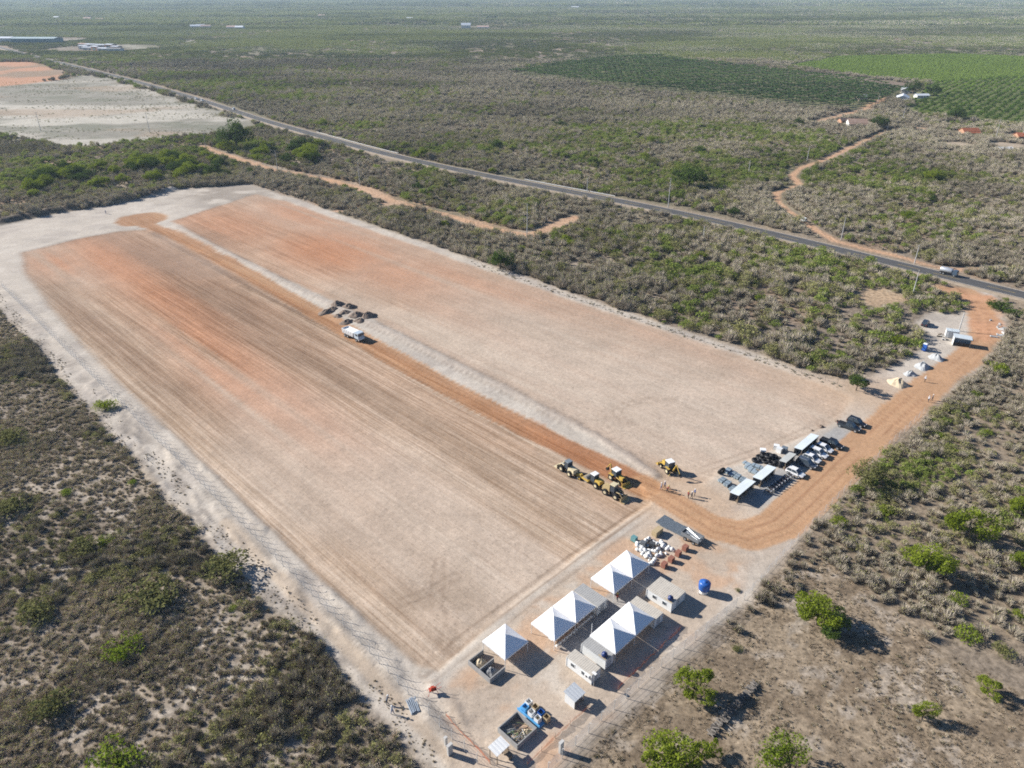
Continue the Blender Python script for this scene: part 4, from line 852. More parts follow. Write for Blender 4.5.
# ------------------------------------------------------------------ white bulk bags beside the far tent, brick stacks, sheets
def bag_proto(seed):
    rn_ = random.Random(seed); mb = MB(); prof = [(.34, 0), (.46, .08), (.50, .35), (.48, .62), (.40, .78), (.16, .86), (.10, .96)]; n = 14; vs = []
    for r, z in prof:
        for i in range(n):
            a = 2 * math.pi * i / n; sq = 1 / max(abs(math.cos(a)), abs(math.sin(a))) ** .55; q = r * sq * .86 * (1 + rn_.uniform(-.05, .05)); vs.append((q * math.cos(a), q * math.sin(a), z + rn_.uniform(-.02, .02) * (z > .1)))
    fs = [(k * n + i, k * n + (i + 1) % n, (k + 1) * n + (i + 1) % n, (k + 1) * n + i) for k in range(len(prof) - 1) for i in range(n)] + [tuple(range((len(prof) - 1) * n, len(prof) * n))]
    mb.add(vs, fs); return mb.mesh('bulk_bag', bag_white, True)
bag_me = [bag_proto(i) for i in range(4)]; rn = random.Random(11)
spots = []
for _ in range(64):
    u_, v_ = rn.random(), rn.random(); spots.append(((634 * (1 - u_) + 654 * u_) * (1 - v_) + (650 * (1 - u_) + 673 * u_) * v_, (546 * (1 - u_) + 536 * u_) * (1 - v_) + (566 * (1 - u_) + 551 * u_) * v_))
for k, (px_, py_) in enumerate(spots):
    x_, y_, z_ = at(px_, py_); o = bpy.data.objects.new('bulk_bag', bag_me[k % 4]); col.objects.link(o); o.location = (x_, y_, z_); o.rotation_euler = (0, 0, rn.uniform(0, 3)); q = rn.uniform(.45, .95); o.scale = (q * rn.uniform(.8, 1.5), q, q * rn.uniform(.45, 1.0))
    tag(o, '%s white bulk bag %s of the heap beyond the far tent' % ('small' if q < .62 else ('medium' if q < .8 else 'large'), 'at the back left' if px_ + py_ * .5 < 915 and py_ < 551 else ('at the back right' if py_ < 551 else ('at the front left' if px_ < 655 else 'at the front right'))), 'bag', 'white bulk bags')
for k, (px_, py_) in enumerate([(634, 541), (643, 546), (652, 547)]):
    x_, y_, z_ = at(px_, py_); t = thing('covered_pallet', ['teal wrapped pallet at the back edge of the white bags', 'grey wrapped pallet among the white bags', 'dark wrapped pallet among the white bags, nearest the board stack'][k], 'pallet', (x_, y_, z_), A_ROT + .2 * k, 'wrapped pallets')
    pm = [mat('teal_wrap', (.12, .26, .27), .5), mat('grey_wrap', (.12, .13, .14), .5), mat('dark_wrap', (.07, .075, .08), .5)][k]
    MB().b2(-.6, .6, -.5, -.38, 0, .1).b2(-.6, .6, -.06, .06, 0, .1).b2(-.6, .6, .38, .5, 0, .1).b2(-.6, .6, -.5, .5, .1, .13).build('pallet', wood, t); MB().box((0, 0, .6), (1.1, .9, .94), taper=.92).build('load', pm, t)
# red brick stacks: two rows on pallets, each brick course laid in blocks
def brick_stack(label, c, nx_, ny_, nz_):
    t = thing('brick_stack', label, 'brick stack', c, A_ROT, 'stacks of red bricks')
    MB().b2(-nx_ * .15, nx_ * .15, -ny_ * .11, ny_ * .11, 0, .1).build('pallet', wood, t)
    me = MB().b2(-.14, .14, -.095, .095, 0, .18).mesh('brick', brick_red); rn_ = random.Random(int(c[0] * 10))
    for k in range(nz_):
        for i in range(nx_):
            for j in range(ny_):
                if 0 < i < nx_ - 1 and 0 < j < ny_ - 1 and k < nz_ - 1: continue
                o = bpy.data.objects.new('brick', me); col.objects.link(o); o.parent = t; o.location = ((i - (nx_ - 1) / 2) * .295 + rn_.uniform(-.01, .01), (j - (ny_ - 1) / 2) * .205 + rn_.uniform(-.008, .008), .105 + k * .188)
    return t
for k, (px_, py_) in enumerate([(664, 567), (671, 561.5), (678, 555.5), (685, 550)]):
    brick_stack(['red brick stack closest to the tents, at the end of the row', 'second red brick stack counted from the tents', 'third red brick stack counted from the tents', 'red brick stack at the road end of the row'][k], at(px_, py_), 3, 5, 5)
x_, y_, z_ = at(657, 534); t = thing('board_stack', 'tall beige stack of boards beside the grey sheets', 'board stack', (x_, y_, z_), A_ROT)
for k in range(9): MB().b2(-.55, .55, -1.1 + .01 * (k % 3), 1.1 - .012 * (k % 2), .02 + k * .13, .13 + k * .13).build('board', board, t)
for k, (px_, py_, dz) in enumerate([(668, 524, .12), (676, 528, .12), (684, 532, .12), (664, 521, .12)]):
    x_, y_, z_ = at(px_, py_); t = thing('sheet_stack', ['low stack of grey roofing sheets next to the beige board stack', 'low stack of grey roofing sheets in the middle of the sheet row', 'low stack of grey roofing sheets nearest the dark trailer', 'low stack of grey roofing sheets at the back of the sheet row'][k], 'sheet stack', (x_, y_, z_), A_ROT, 'stacks of grey roofing sheets')
    for q in range(3): 
        mb = MB(); 
        for i in range(10): mb.b2(-.9 + .18 * i, -.9 + .18 * i + .1, -1.5, 1.5, .03 + q * .07 + .0, .075 + q * .07)
        mb.b2(-.92, .92, -1.5, 1.5, .01 + q * .07, .034 + q * .07); mb.build('sheet', mat('sheet_grey', (.25, .285, .31), .5, .3, var=.2), t)
# loaded flat trailer with a raised side, dark load
x_, y_, z_ = at(692, 540); t = thing('material_trailer', 'dark flatbed trailer heaped with scaffolding parts at the road bend', 'trailer', (x_, y_, z_), A_ROT)
MB().b2(-1.9, 1.9, -1.0, 1.0, .75, .9).build('bed', mat('trailer_grey', (.18, .19, .20), .7), t); MB().b2(-1.9, 1.9, -1.0, -.94, .9, 1.5).b2(-1.9, 1.9, .94, 1.0, .9, 1.5).b2(-1.9, -1.84, -.93, .93, .9, 1.5).build('side_board', mat('trailer_grey', (.18, .19, .20), .7), t)
for sx_ in (-1, 1):
    for sy_ in (-1, 1): w = MB().tube((sx_ * .9, sy_ * 1.02 - .11, .36), (sx_ * .9, sy_ * 1.02 + .11, .36), .36, n=16).build('wheel', rubber, t); MB().tube((sx_ * .9, sy_ * 1.02 - .12, .36), (sx_ * .9, sy_ * 1.02 + .12, .36), .17, n=12).build('rim', steel, w)
MB().tube((1.9, 0, .8), (3.1, 0, .5), .05).build('drawbar', dark, t)
for k in range(9): MB().tube((rn.uniform(-1.8, -1.2), rn.uniform(-.8, .8), 1.0 + .08 * k), (rn.uniform(1.2, 1.9), rn.uniform(-.8, .8), 1.0 + .1 * k), .05, n=6).build('scaffold_tube', steel, t)

# ------------------------------------------------------------------ fences
def fence(name, label, pts, step, h, bent, net, mat_post, side=1, t0=0):
    line = densify(pts, .25); acc, last = [line[0]], line[0]
    for p in line:
        if math.dist(p, last) >= step: acc.append(p); last = p
    t = thing(name, label, 'fence', (acc[0][0], acc[0][1], 0)); ox, oy = acc[0]
    d = Vector((acc[-1][0] - acc[0][0], acc[-1][1] - acc[0][1])).normalized(); n = Vector((-d.y, d.x)) * side
    pm = MB(); pm.box((0, 0, h / 2), (.07, .07, h), taper=.85)
    if bent: pm.tube((0, 0, h - .03), (.18, 0, h + .26), .03, .026, 6); pm.tube((.18, 0, h + .26), (.42, 0, h + .36), .026, .022, 6)
    me = pm.mesh('post', mat_post); xs = np.array([p[0] for p in acc]); ys = np.array([p[1] for p in acc]); zz = gz(xs, ys)
    for p, z in zip(acc, zz):
        o = bpy.data.objects.new('post', me); col.objects.link(o); o.parent = t; o.location = (p[0] - ox, p[1] - oy, z - .05); o.rotation_euler = (0, 0, math.atan2(n.y, n.x))
    wm = MB()
    for hh in ((.25, .7, 1.15, 1.6, 2.05) if h > 1.5 else (.3, .7, 1.05)):
        if hh < h:
            for i in range(len(acc) - 1): wm.tube((acc[i][0] - ox, acc[i][1] - oy, zz[i] + hh), (acc[i + 1][0] - ox, acc[i + 1][1] - oy, zz[i + 1] + hh), .012, n=3, caps=False)
    wm.build('wire', steel, t)
    if net:
        nm = MB()
        for i in range(len(acc) - 1): nm.add([(acc[i][0] - ox, acc[i][1] - oy, zz[i] + .05), (acc[i + 1][0] - ox, acc[i + 1][1] - oy, zz[i + 1] + .05), (acc[i + 1][0] - ox, acc[i + 1][1] - oy, zz[i + 1] + h - .05), (acc[i][0] - ox, acc[i][1] - oy, zz[i] + h - .05)], [(0, 1, 2, 3)])
        nm.build('netting', net, t)
    return t
fence('perimeter_fence', 'long concrete-post wire fence along the white strip left of the graded field', gpl([(3, 288), (120, 404), (237, 520), (350, 634), (440, 728), (480, 766)]), 2.35, 2.15, True, None, concrete, 1)
fence('perimeter_fence', 'concrete-post wire netting fence between the tent yard and the dry meadow', gpl([(548, 772), (600, 722), (660, 668), (742, 602)]), 2.6, 2.1, True, wire_net, concrete, -1)
fence('perimeter_fence', 'concrete-post wire fence along the right edge of the orange access road', gpl([(744, 600), (790, 548), (838, 498), (880, 455), (925, 412)]), 2.8, 1.9, False, None, concrete, -1)
fence('stake_fence', 'rough wooden stake fence between the graded field and the grey bush', gpl([(545, 290), (620, 315), (700, 341), (780, 366), (842, 386)]), 3.2, 1.5, False, None, wood, 1)
def safety_net(label, px_pts):
    pts = densify(gpl(px_pts), .7); t = thing('safety_net', label, 'safety netting', (pts[0][0], pts[0][1], 0), 0, 'orange safety netting'); ox, oy = pts[0]; rn_ = random.Random(len(pts)); mb = MB(); o0 = 0
    for i, p in enumerate(pts):
        z = gz1(*p); jx = rn_.uniform(-.12, .12); mb.v += [(p[0] - ox + jx, p[1] - oy - jx, z + .06), (p[0] - ox + jx * .3, p[1] - oy, z + .7 + rn_.uniform(-.4, .12))]
        if i: mb.f.append((2 * i - 2, 2 * i, 2 * i + 1, 2 * i - 1)); mb.m.append(0)
        if i % 4 == 0: MB().tube((p[0] - ox, p[1] - oy, z), (p[0] - ox, p[1] - oy, z + 1.05), .03, n=5).build('stake', wood, t)
    mb.build('netting', orange_net, t)
safety_net('sagging orange safety net from the low canopy towards the guard hut', [(527, 766), (545, 748), (562, 732), (578, 718), (590, 706)])
safety_net('orange safety net running behind the middle tent along the right fence', [(618, 690), (640, 668), (662, 647), (684, 626)])
safety_net('orange safety net at the bottom left corner of the yard', [(446, 716), (462, 734), (478, 750), (490, 764)])
# gate pillars and stacked posts by the fence corner
def pillar(label, px_, py_, w, d, h):
    x_, y_, z_ = at(px_, py_); t = thing('concrete_pillar', label, 'pillar', (x_, y_, z_), A_ROT, 'concrete pillars at the fence corners'); MB().b2(-w / 2, w / 2, -d / 2, d / 2, 0, h).build('shaft', concrete, t); MB().b2(-w / 2 - .04, w / 2 + .04, -d / 2 - .04, d / 2 + .04, h, h + .08).build('cap', concrete, t)
pillar('thick concrete pillar on the right fence line below the guard hut', 561, 752, .35, .7, 2.1)
pillar('concrete pillar at the bottom end of the left fence', 450, 754, .35, .8, 1.9)
pillar('lone concrete pillar on the left fence near the stacked posts', 446, 745, .3, .4, 1.6)
x_, y_, z_ = at(413, 706); t = thing('post_stack', 'stack of bluish concrete fence posts lying by the left fence', 'post stack', (x_, y_, z_), A_ROT - .35)
for k in range(12): MB().box((rn.uniform(-.15, .15), -.6 + .24 * (k % 6), .06 + .13 * (k // 6)), (2.6, .12, .12), rz=rn.uniform(-.06, .06)).build('post', mat('post_blue_grey', (.30, .35, .41), .8), t)
x_, y_, z_ = at(433, 694); t = thing('earth_auger', 'red earth auger on a frame with handles, inside the bottom corner of the field', 'auger', (x_, y_, z_), .3)
MB().b2(-.55, .55, -.35, .35, .7, .82).build('frame', red_paint, t); MB().box((0, 0, 1.05), (.6, .5, .42), taper=.8).build('engine', red_paint, t); MB().tube((0, 0, .7), (0, 0, .02), .12, .05).build('drill_bit', rebar_m, t)
for a in (-.5, .5):
    for b in (-.3, .3): MB().tube((a, b, .72), (a * 1.6, b * 1.8, 0), .035, n=5).build('leg', red_paint, t)
for b in (-.3, .3): MB().tube((.5, b, .85), (1.3, b * 1.3, 1.25), .035, n=5).build('handle', red_paint, t)
x_, y_, z_ = at(591, 640); t = thing('flag_pole', 'thin white pole standing in the aisle beside the middle tent', 'pole', (x_, y_, z_)); MB().tube((0, 0, 0), (0, 0, 3.6), .06, .04).build('shaft', white, t); MB().b2(-.2, .2, -.2, .2, 0, .1).build('foot', concrete, t)
x_, y_, z_ = at(593.5, 686); t = thing('yard_lamp', 'short post with flat white lamp head beside the nearest office cabin', 'lamp', (x_, y_, z_), A_ROT); MB().tube((0, 0, 0), (0, 0, 2.7), .06, n=6).build('post', steel, t); MB().b2(-.35, .35, -.2, .2, 2.7, 2.8).build('lamp_head', white, t)
# long pile of cut poles in the meadow
a_, b_ = Vector(gp(756, 684)), Vector(gp(710, 736)); t = thing('pole_pile', 'long low pile of grey cut wood in the shade of a tree on the meadow', 'wood pile', (a_.x, a_.y, 0), math.atan2((b_ - a_).y, (b_ - a_).x)); ln = (b_ - a_).length
lm_ = [MB().tube((0, -.55, 0), (0, .55, 0), .09, .075, 6).mesh('log', mat('grey_log', (.19, .17, .15), .9, var=.3, scale=6)) for _ in range(1)]
for k in range(210):
    o = bpy.data.objects.new('log', lm_[0]); col.objects.link(o); o.parent = t; q = rn.random(); lev = rn.choice([0, 0, 0, 1, 1, 1, 2, 2, 3]); o.location = (q * ln, rn.uniform(-.2, .2), .08 + .22 * lev + rn.uniform(0, .05)); o.rotation_euler = (rn.uniform(-.3, .3), 0, rn.uniform(-.5, .5)); q = rn.uniform(.7, 1.3); o.scale = (q, rn.uniform(.6, 1.2), q)

# ------------------------------------------------------------------ cars
def car_mesh_parts(t, paint, kind):
    Lh = {'hatch': 2.0, 'suv': 2.2, 'pickup': 2.6}[kind]; W = .88; zb = .28; zh = {'hatch': .92, 'suv': 1.02, 'pickup': 1.05}[kind]; zr = {'hatch': 1.48, 'suv': 1.70, 'pickup': 1.75}[kind]
    # lower body: loft of cross sections along X (front = +X)
    st = [(-Lh, .62, .40, zh - .28), (-Lh + .10, .80, .30, zh - .06), (-Lh + .5, W, zb, zh), (-.2, W, zb, zh), (Lh - 1.25, W, zb, zh - .02), (Lh - .55, .84, zb, zh - .14), (Lh - .12, .74, .32, zh - .24), (Lh, .60, .40, zh - .36)]
    mb = MB(); ring = 10
    for x_, w, z0, z1 in st:
        zm = (z0 + z1) / 2
        mb.v += [(x_, -w * .85, z0), (x_, -w, z0 + .12), (x_, -w, zm + .08), (x_, -w * .96, z1 - .06), (x_, -w * .86, z1), (x_, w * .86, z1), (x_, w * .96, z1 - .06), (x_, w, zm + .08), (x_, w, z0 + .12), (x_, w * .85, z0)]
    for k in range(len(st) - 1):
        for i in range(ring): mb.f.append((k * ring + i, k * ring + (i + 1) % ring, (k + 1) * ring + (i + 1) % ring, (k + 1) * ring + i)[::-1])
    mb.f += [tuple(range(ring)), tuple(range(len(st) * ring - 1, (len(st) - 1) * ring - 1, -1))]; mb.m = [0] * len(mb.f)
    body = mb.build('body', paint, t, smooth=False)
    # greenhouse
    x0, x1 = {'hatch': (-Lh + .22, .95), 'suv': (-Lh + .18, .95), 'pickup': (-.75, 1.25)}[kind]
    a0, a1 = {'hatch': (.34, .75), 'suv': (.22, .62), 'pickup': (.14, .62)}[kind]
    def house(zlo, zhi, inset): 
        f0, f1 = (zlo - zh) / (zr - zh), (zhi - zh) / (zr - zh); out = []
        for f, z in ((f0, zlo), (f1, zhi)):
            w = (W - .07) - .17 * f - inset; out += [(x0 + a0 * f + inset, -w, z), (x1 - a1 * f - inset, -w, z), (x1 - a1 * f - inset, w, z), (x0 + a0 * f + inset, w, z)]
        return out
    bx = [(3, 2, 1, 0), (4, 5, 6, 7), (0, 1, 5, 4), (1, 2, 6, 5), (2, 3, 7, 6), (3, 0, 4, 7)]
    MB().add(house(zh - .05, zr - .05, .0), bx).build('window_glass', glass, t)
    rf = MB().add([(x, y, z) for x, y, z in house(zr - .055, zr, -.012)], bx)
    rf.build('roof', paint, t)
    pl = MB(); hs = house(zh - .04, zr - .04, -.012)
    for i in range(4): pl.tube(hs[i], hs[i + 4], .045, .045, 5)
    for sgn in (0, 3):
        p0, p1 = Vector(hs[0 if sgn == 0 else 3]), Vector(hs[1 if sgn == 0 else 2]); q0, q1 = Vector(hs[4 if sgn == 0 else 7]), Vector(hs[5 if sgn == 0 else 6]); pl.tube(p0.lerp(p1, .48), q0.lerp(q1, .5), .04, .04, 5)
    pl.build('pillar', paint, t)
    if kind == 'pickup':
        MB().b2(-Lh + .12, -.80, -.72, .72, zh + .004, zh + .03).build('bed_cover', black_p, t)
    if kind == 'suv':
        for s in (-1, 1): MB().tube((-1.4, s * .58, zr + .05), (.1, s * .58, zr + .05), .025, n=5).build('roof_rail', steel, t)
    for sx_ in (-Lh + .75, Lh - .82):
        for s in (-1, 1):
            r = .33 if kind == 'hatch' else .37
            w = MB().tube((sx_, s * .80 - .11, r), (sx_, s * .80 + .11, r), r, n=18).build('wheel', rubber, t); MB().tube((sx_, s * .80 - .118, r), (sx_, s * .80 + .118, r), r * .62, n=12).build('rim', steel, w)
    for s in (-1, 1):
        MB().box((Lh - .08, s * .52, zh - .30), (.16, .28, .12)).build('headlight', mat('lamp_lens', (.75, .76, .78), .15), t); MB().box((-Lh + .05, s * .60, zh - .22), (.12, .2, .2)).build('tail_light', mat('tail_lens', (.35, .02, .015), .2), t)
        MB().box((.75, s * .95, zh + .06), (.12, .16, .12)).build('mirror', paint, t)
    MB().b2(Lh - .02, Lh + .03, -.36, .36, .42, .54).build('grille', black_p, t)
def car(label, c, rz, paint, kind, group=None, cat='car'):
    t = thing('parked_car' if group else 'passenger_car', label, cat, c, rz, group); car_mesh_parts(t, paint, kind); return t
P_white = mat('car_white', (0.76, 0.76, 0.75), 0.3, var=.04, spec=.5, coat=.5); P_black = mat('car_black', (0.012, 0.012, 0.014), 0.25, var=.1, spec=.5, coat=.6); P_grey = mat('car_slate', (0.09, 0.11, 0.14), 0.3, metal=.3, var=.08, spec=.5, coat=.5); P_dgrey = mat('car_graphite', (0.04, 0.05, 0.06), 0.3, metal=.3, var=.08, coat=.5)
P_silver = mat('car_silver', (0.42, 0.43, 0.44), 0.35, metal=.4, var=.06, coat=.4)
G_P = 'cars parked along the access road'
car('white car parked alone between the motorcycles and the other cars', at(795, 474.5), A_ROT - .02, P_white, 'hatch', G_P)
car('slate-blue car parked left of the three white cars', at(806, 465.5), A_ROT + .03, P_grey, 'suv', G_P)
car('white car next to the slate-blue car', at(811, 460.5), A_ROT, P_white, 'hatch', G_P)
car('white car in the middle of the three white ones side by side', at(817.5, 455.3), A_ROT - .03, P_white, 'suv', G_P)
car('white car next to the black pickup', at(823.5, 450.3), A_ROT + .02, P_white, 'hatch', G_P)
car('black pickup parked at the end of the white cars', at(831, 445.5), A_ROT - .02, P_black, 'pickup', G_P, 'pickup')
car('graphite pickup parked on grey gravel, the left of the far pair', at(848.5, 428.5), A_ROT + .03, P_dgrey, 'pickup', G_P, 'pickup')
car('black car at the far right end of the parking row', at(856, 424.5), A_ROT - .03, P_black, 'suv', G_P)
def road_car(px_, py_, lane):
    p = Vector(gp(px_, py_)); i = min(range(len(HW)), key=lambda k: math.dist(HW[k], p)); n_ = normals(HW)[i]; q = (HW[i][0] + n_[0] * lane, HW[i][1] + n_[1] * lane); j = min(i + 1, len(HW) - 1); k = max(0, i - 1)
    return (q[0], q[1], .45), math.atan2(HW[k][1] - HW[j][1], HW[k][0] - HW[j][0])
rp = car('white car on the far stretch of road, last of the three in a row', (0, 0, 0), 0, P_white, 'suv', None); l_, a_ = road_car(192, 100, 1.8); rp.location = l_; rp.rotation_euler = (0, 0, a_); rp['group'] = 'cars driving on the road'
for px_, py_, ln_, lab in ((200, 102, 1.8, 'white car on the far stretch of road, middle of the three in a row'), (227, 111, -1.8, 'white car on the far stretch of road, nearest of the three'), (70, 64, 1.8, 'white vehicle on the road near the red clay clearing')):
    l_, a_ = road_car(px_, py_, ln_); dup(rp, l_, a_ + (math.pi if ln_ < 0 else 0), lab, 'cars driving on the road')
x_, y_, z_ = at(802, 221); dup(rp, (x_, y_, z_), 2.2, 'white car on the winding dirt track beyond the road')['group'] = 'cars on dirt tracks'
x_, y_, z_ = at(925, 325); car('dark car parked at the edge of the bush near the gate hut', (x_, y_, z_), .9, P_dgrey, 'suv')

# ------------------------------------------------------------------ motorcycles
def motorcycle():
    t = thing('motorcycle', '', 'motorcycle')
    for x_ in (-.66, .66):
        w = MB().torus((x_, 0, .31), .25, .065, 'Y', 14, 6).build('wheel', rubber, t); MB().tube((x_, -.05, .31), (x_, .05, .31), .14, n=10).build('hub', steel, w)
    MB().box((.12, 0, .80), (.5, .26, .2), taper=.8).build('fuel_tank', mat('bike_tank', (.06, .05, .06), .35, coat=.4), t); MB().box((-.42, 0, .80), (.72, .24, .1)).build('seat', black_p, t)
    MB().box((0, 0, .45), (.42, .26, .3)).build('engine', dark, t)
    f = MB()
    for s in (-.08, .08): f.tube((.66, s, .31), (.42, s, .95), .028, n=5)
    f.tube((.40, -.36, 1.02), (.40, .36, 1.02), .02, n=5); f.build('fork', steel, t)
    fr = MB(); fr.path([(-.66, .09, .31), (-.35, .09, .5), (.2, .0, .5), (.4, 0, .9), (-.3, 0, .76), (-.75, 0, .74)], .03, 5); fr.build('frame', dark, t)
    MB().tube((.1, -.14, .3), (-.8, -.16, .34), .05, n=6).build('exhaust', steel, t); MB().box((.56, 0, .88), (.12, .18, .18)).build('headlight', mat('lamp_lens', (.75, .76, .78), .15), t); MB().box((-.78, 0, .66), (.3, .14, .04)).build('mudguard', white, t)
    return t
m0 = motorcycle()
for k in range(10):
    f = k / 9; x_, y_, z_ = at(768 + 25 * f, 493.5 - 18.5 * f)
    lab = 'motorcycle parked in the tight row beside the long shed'
    if k == 0: m0.location = (x_, y_, z_); m0.rotation_euler = (0, 0, A_ROT + .1); m0['label'] = lab; m0['group'] = 'motorcycles in the row'
    else: dup(m0, (x_, y_, z_), A_ROT + random.Random(k).uniform(-.15, .15), lab, 'motorcycles in the row')

# ------------------------------------------------------------------ sheds along the parking
def long_shed(label, cs, z, m_roof):
    c, la, lb = rect(cs, z); hx, hy = la / 2, lb / 2
    t = thing('long_shed', label, 'shed', (c.x, c.y, gz1(c.x, c.y)), A_ROT, 'sheet-roofed sheds along the parking')
    rf = MB(); n = max(6, int(lb / .35))
    for i in range(n):
        y0, y1 = -hy + lb * i / n, -hy + lb * (i + 1) / n; u = .035 if i % 2 else 0
        rf.add([(-hx, y0, z - .1 + u), (hx, y0, z + .12 + u), (hx, y1, z + .12 + u), (-hx, y1, z - .1 + u), (-hx, y0, z - .15), (hx, y0, z + .07), (hx, y1, z + .07), (-hx, y1, z - .15)], [(0, 1, 2, 3), (7, 6, 5, 4), (0, 4, 5, 1), (1, 5, 6, 2), (2, 6, 7, 3), (3, 7, 4, 0)])
    rf.build('roof', m_roof, t)
    MB().b2(-hx + .1, -hx + .16, -hy + .1, hy - .1, 0, z - .16).build('back_wall', mat('ply_wall', (.16, .15, .14), .85, var=.25), t); MB().b2(-hx + .17, hx - .3, hy - .16, hy - .1, 0, z - .12).build('end_wall', mat('ply_wall', (.16, .15, .14), .85, var=.25), t)
    n = max(2, int(lb / 2.4)) + 1
    for i in range(n): MB().b2(hx - .2, hx - .1, -hy + .15 + (lb - .3) * i / (n - 1) - .05, -hy + .15 + (lb - .3) * i / (n - 1) + .05, 0, z + .04).build('post', wood, t)
    for i in range(n - 1): MB().b2(hx - .7, hx - .35, -hy + .5 + (lb - .3) * i / (n - 1), -hy + 1.9 + (lb - .3) * i / (n - 1), 0, .5).build('bench', wood, t)
    return t
shed_m = mat('shed_sheet', (0.55, 0.60, 0.62), 0.55, .0, var=.12, scale=.7); shed_d = mat('shed_sheet_dull', (0.43, 0.44, 0.42), 0.6, .1, var=.2, scale=.9)
long_shed('long shed with pale sheet roof nearest the road bend', [(729, 491.5), (747, 478), (756, 482), (738.5, 496)], 2.1, shed_m)
long_shed('long shed with pale sheet roof beside the black cable coils', [(753.5, 476.5), (767, 464), (776, 468), (761.5, 481)], 2.1, shed_m)
long_shed('short shed with dull patched roof between the two pale long sheds', [(779.5, 460), (789.5, 451.5), (796, 454.5), (786, 463.5)], 2.0, shed_d)
long_shed('long shed with clean pale roof behind the three white cars', [(794, 447), (811, 433), (819.5, 436), (802, 450.5)], 2.1, shed_m)
MB_rail = MB()
c0, c1 = Vector(gp(762, 492, .6)), Vector(gp(789, 472, .6)); t = thing('hand_rail', 'pale low rail in front of the row of motorcycles', 'railing', (c0.x, c0.y, gz1(*c0)), math.atan2((c1 - c0).y, (c1 - c0).x)); ln = (c1 - c0).length
MB().tube((0, 0, .75), (ln, 0, .75), .05, n=6).build('rail', white, t)
for k in range(7): MB().tube((ln * k / 6, 0, 0), (ln * k / 6, 0, .72), .04, n=6).build('post', white, t)

# ------------------------------------------------------------------ steel profiles, cable coils, crates
galv = mat('profile_steel', (0.42, 0.51, 0.56), 0.45, .35, var=.18)
def bundle(label, c, rz, n, lx):
    t = thing('profile_bundle', label, 'steel bundle', c, rz, 'bundles of steel profiles')
    for s in (-.35, .35): MB().b2(s * lx - .06, s * lx + .06, -.55, .55, 0, .1).build('bearer', wood, t)
    for k in range(n):
        r_, q_ = divmod(k, 6); MB().b2(-lx / 2 + .03 * (k % 3), lx / 2 - .02 * (k % 4), -.53 + .18 * q_, -.39 + .18 * q_, .105 + .15 * r_, .235 + .15 * r_).build('profile', galv, t)
    for s in (-.25, .25): MB().b2(s * lx - .02, s * lx + .02, -.56, .57, .1, .13 + .15 * math.ceil(n / 6)).build('strap', black_p, t)
rows = [((722, 481), (727, 485), (732, 489), (736, 492.5)), ((727.5, 472), (732, 474.5), (737, 477.5), (742, 481)), ((748, 465), (750, 469.5), (754, 473), (757, 468))]
nm_ = ['front row by the nearest shed', 'middle row', 'row against the second shed']; od = ['first', 'second', 'third', 'last']
for r_, row in enumerate(rows):
    for k, (px_, py_) in enumerate(row): bundle('%s steel profile bundle in the %s' % (od[k], nm_[r_]), at(px_, py_), A_ROT + (math.pi / 2 if r_ < 2 else 0) + .08 * (k - 1), [18, 24, 12, 18][(k + r_) % 4], 1.9 if r_ < 2 else 2.4)
coil_me = MB().torus((0, 0, 0), .62, .26, 'Z', 18, 8).mesh('cable_coil', black_p, True); rn = random.Random(21)
def coil(px_, py_, z, tilt, lab, grp='black cable coils in the pile'):
    x_, y_, z0 = at(px_, py_); o = bpy.data.objects.new('cable_coil', coil_me); col.objects.link(o); o.location = (x_, y_, z0 + z); o.rotation_euler = (tilt, rn.uniform(-.2, .2), rn.uniform(0, 6)); o.scale = (rn.uniform(.85, 1.15),) * 3; tag(o, lab, 'cable coil', grp)
for px_, py_, z in ((756, 461, .26), (759, 457.5, .26), (763, 455, .26), (762, 459, .26), (766, 457.5, .26), (769, 455.5, .26), (770, 460, .26), (773, 457, .26), (766, 462, .26), (774, 461.5, .26), (778, 460, .26), (777, 464, .26), (772, 464.5, .26), (764, 458, .75), (768, 459, .75)):
    coil(px_ + rn.uniform(-.4, .4), py_ + rn.uniform(-.4, .4), z, rn.uniform(-.15, .15), 'black cable coil in the big dark heap behind the sheds')
coil(721, 473.5, .75, 1.2, 'single black cable coil standing apart at the left end of the steel rows', 'lone coil')
x_, y_, z_ = at(764, 456); 
for k, (px_, py_, mm, lab) in enumerate(((779, 452, panel, 'pale crate behind the dark cable heap'), (784, 451.5, mat('slate_crate', (.14, .17, .20), .7), 'slate-grey crate right of the pale crate'), (776, 449, white, 'white crate at the back of the crate group'), (762, 455.5, white, 'white box lying on the dark cable heap'))):
    x_, y_, z_ = at(px_, py_); up = 1.35 if k == 3 else 0; t = thing('shipping_crate', lab, 'crate', (x_, y_, z_ + up), A_ROT + .2 * k, 'crates by the sheds'); hh = .35 if k == 3 else 1.1
    MB().b2(-.6, .6, -.5, .5, .0, hh).build('box', mm, t); MB().b2(-.63, .63, -.53, .53, hh, hh + .05).build('lid', mm, t)
    for s in (-.62, .6): MB().b2(s, s + .02, -.08, .08, 0.01, hh - .01).build('batten', wood, t)
for k, (px_, py_, r, h, lab) in enumerate(((821, 426.5, .9, .6, 'dark spoil heap nearest the row of sheds'), (812, 430, .4, .35, 'tiny dark spoil heap behind the clean pale shed'), (837, 421, .6, .4, 'small spoil heap behind the far pair of cars'))):
    pile('spoil_heap', lab, 'spoil heap', at(px_, py_), r, h, clay, 'spoil heaps behind the parking', seed=30 + k)

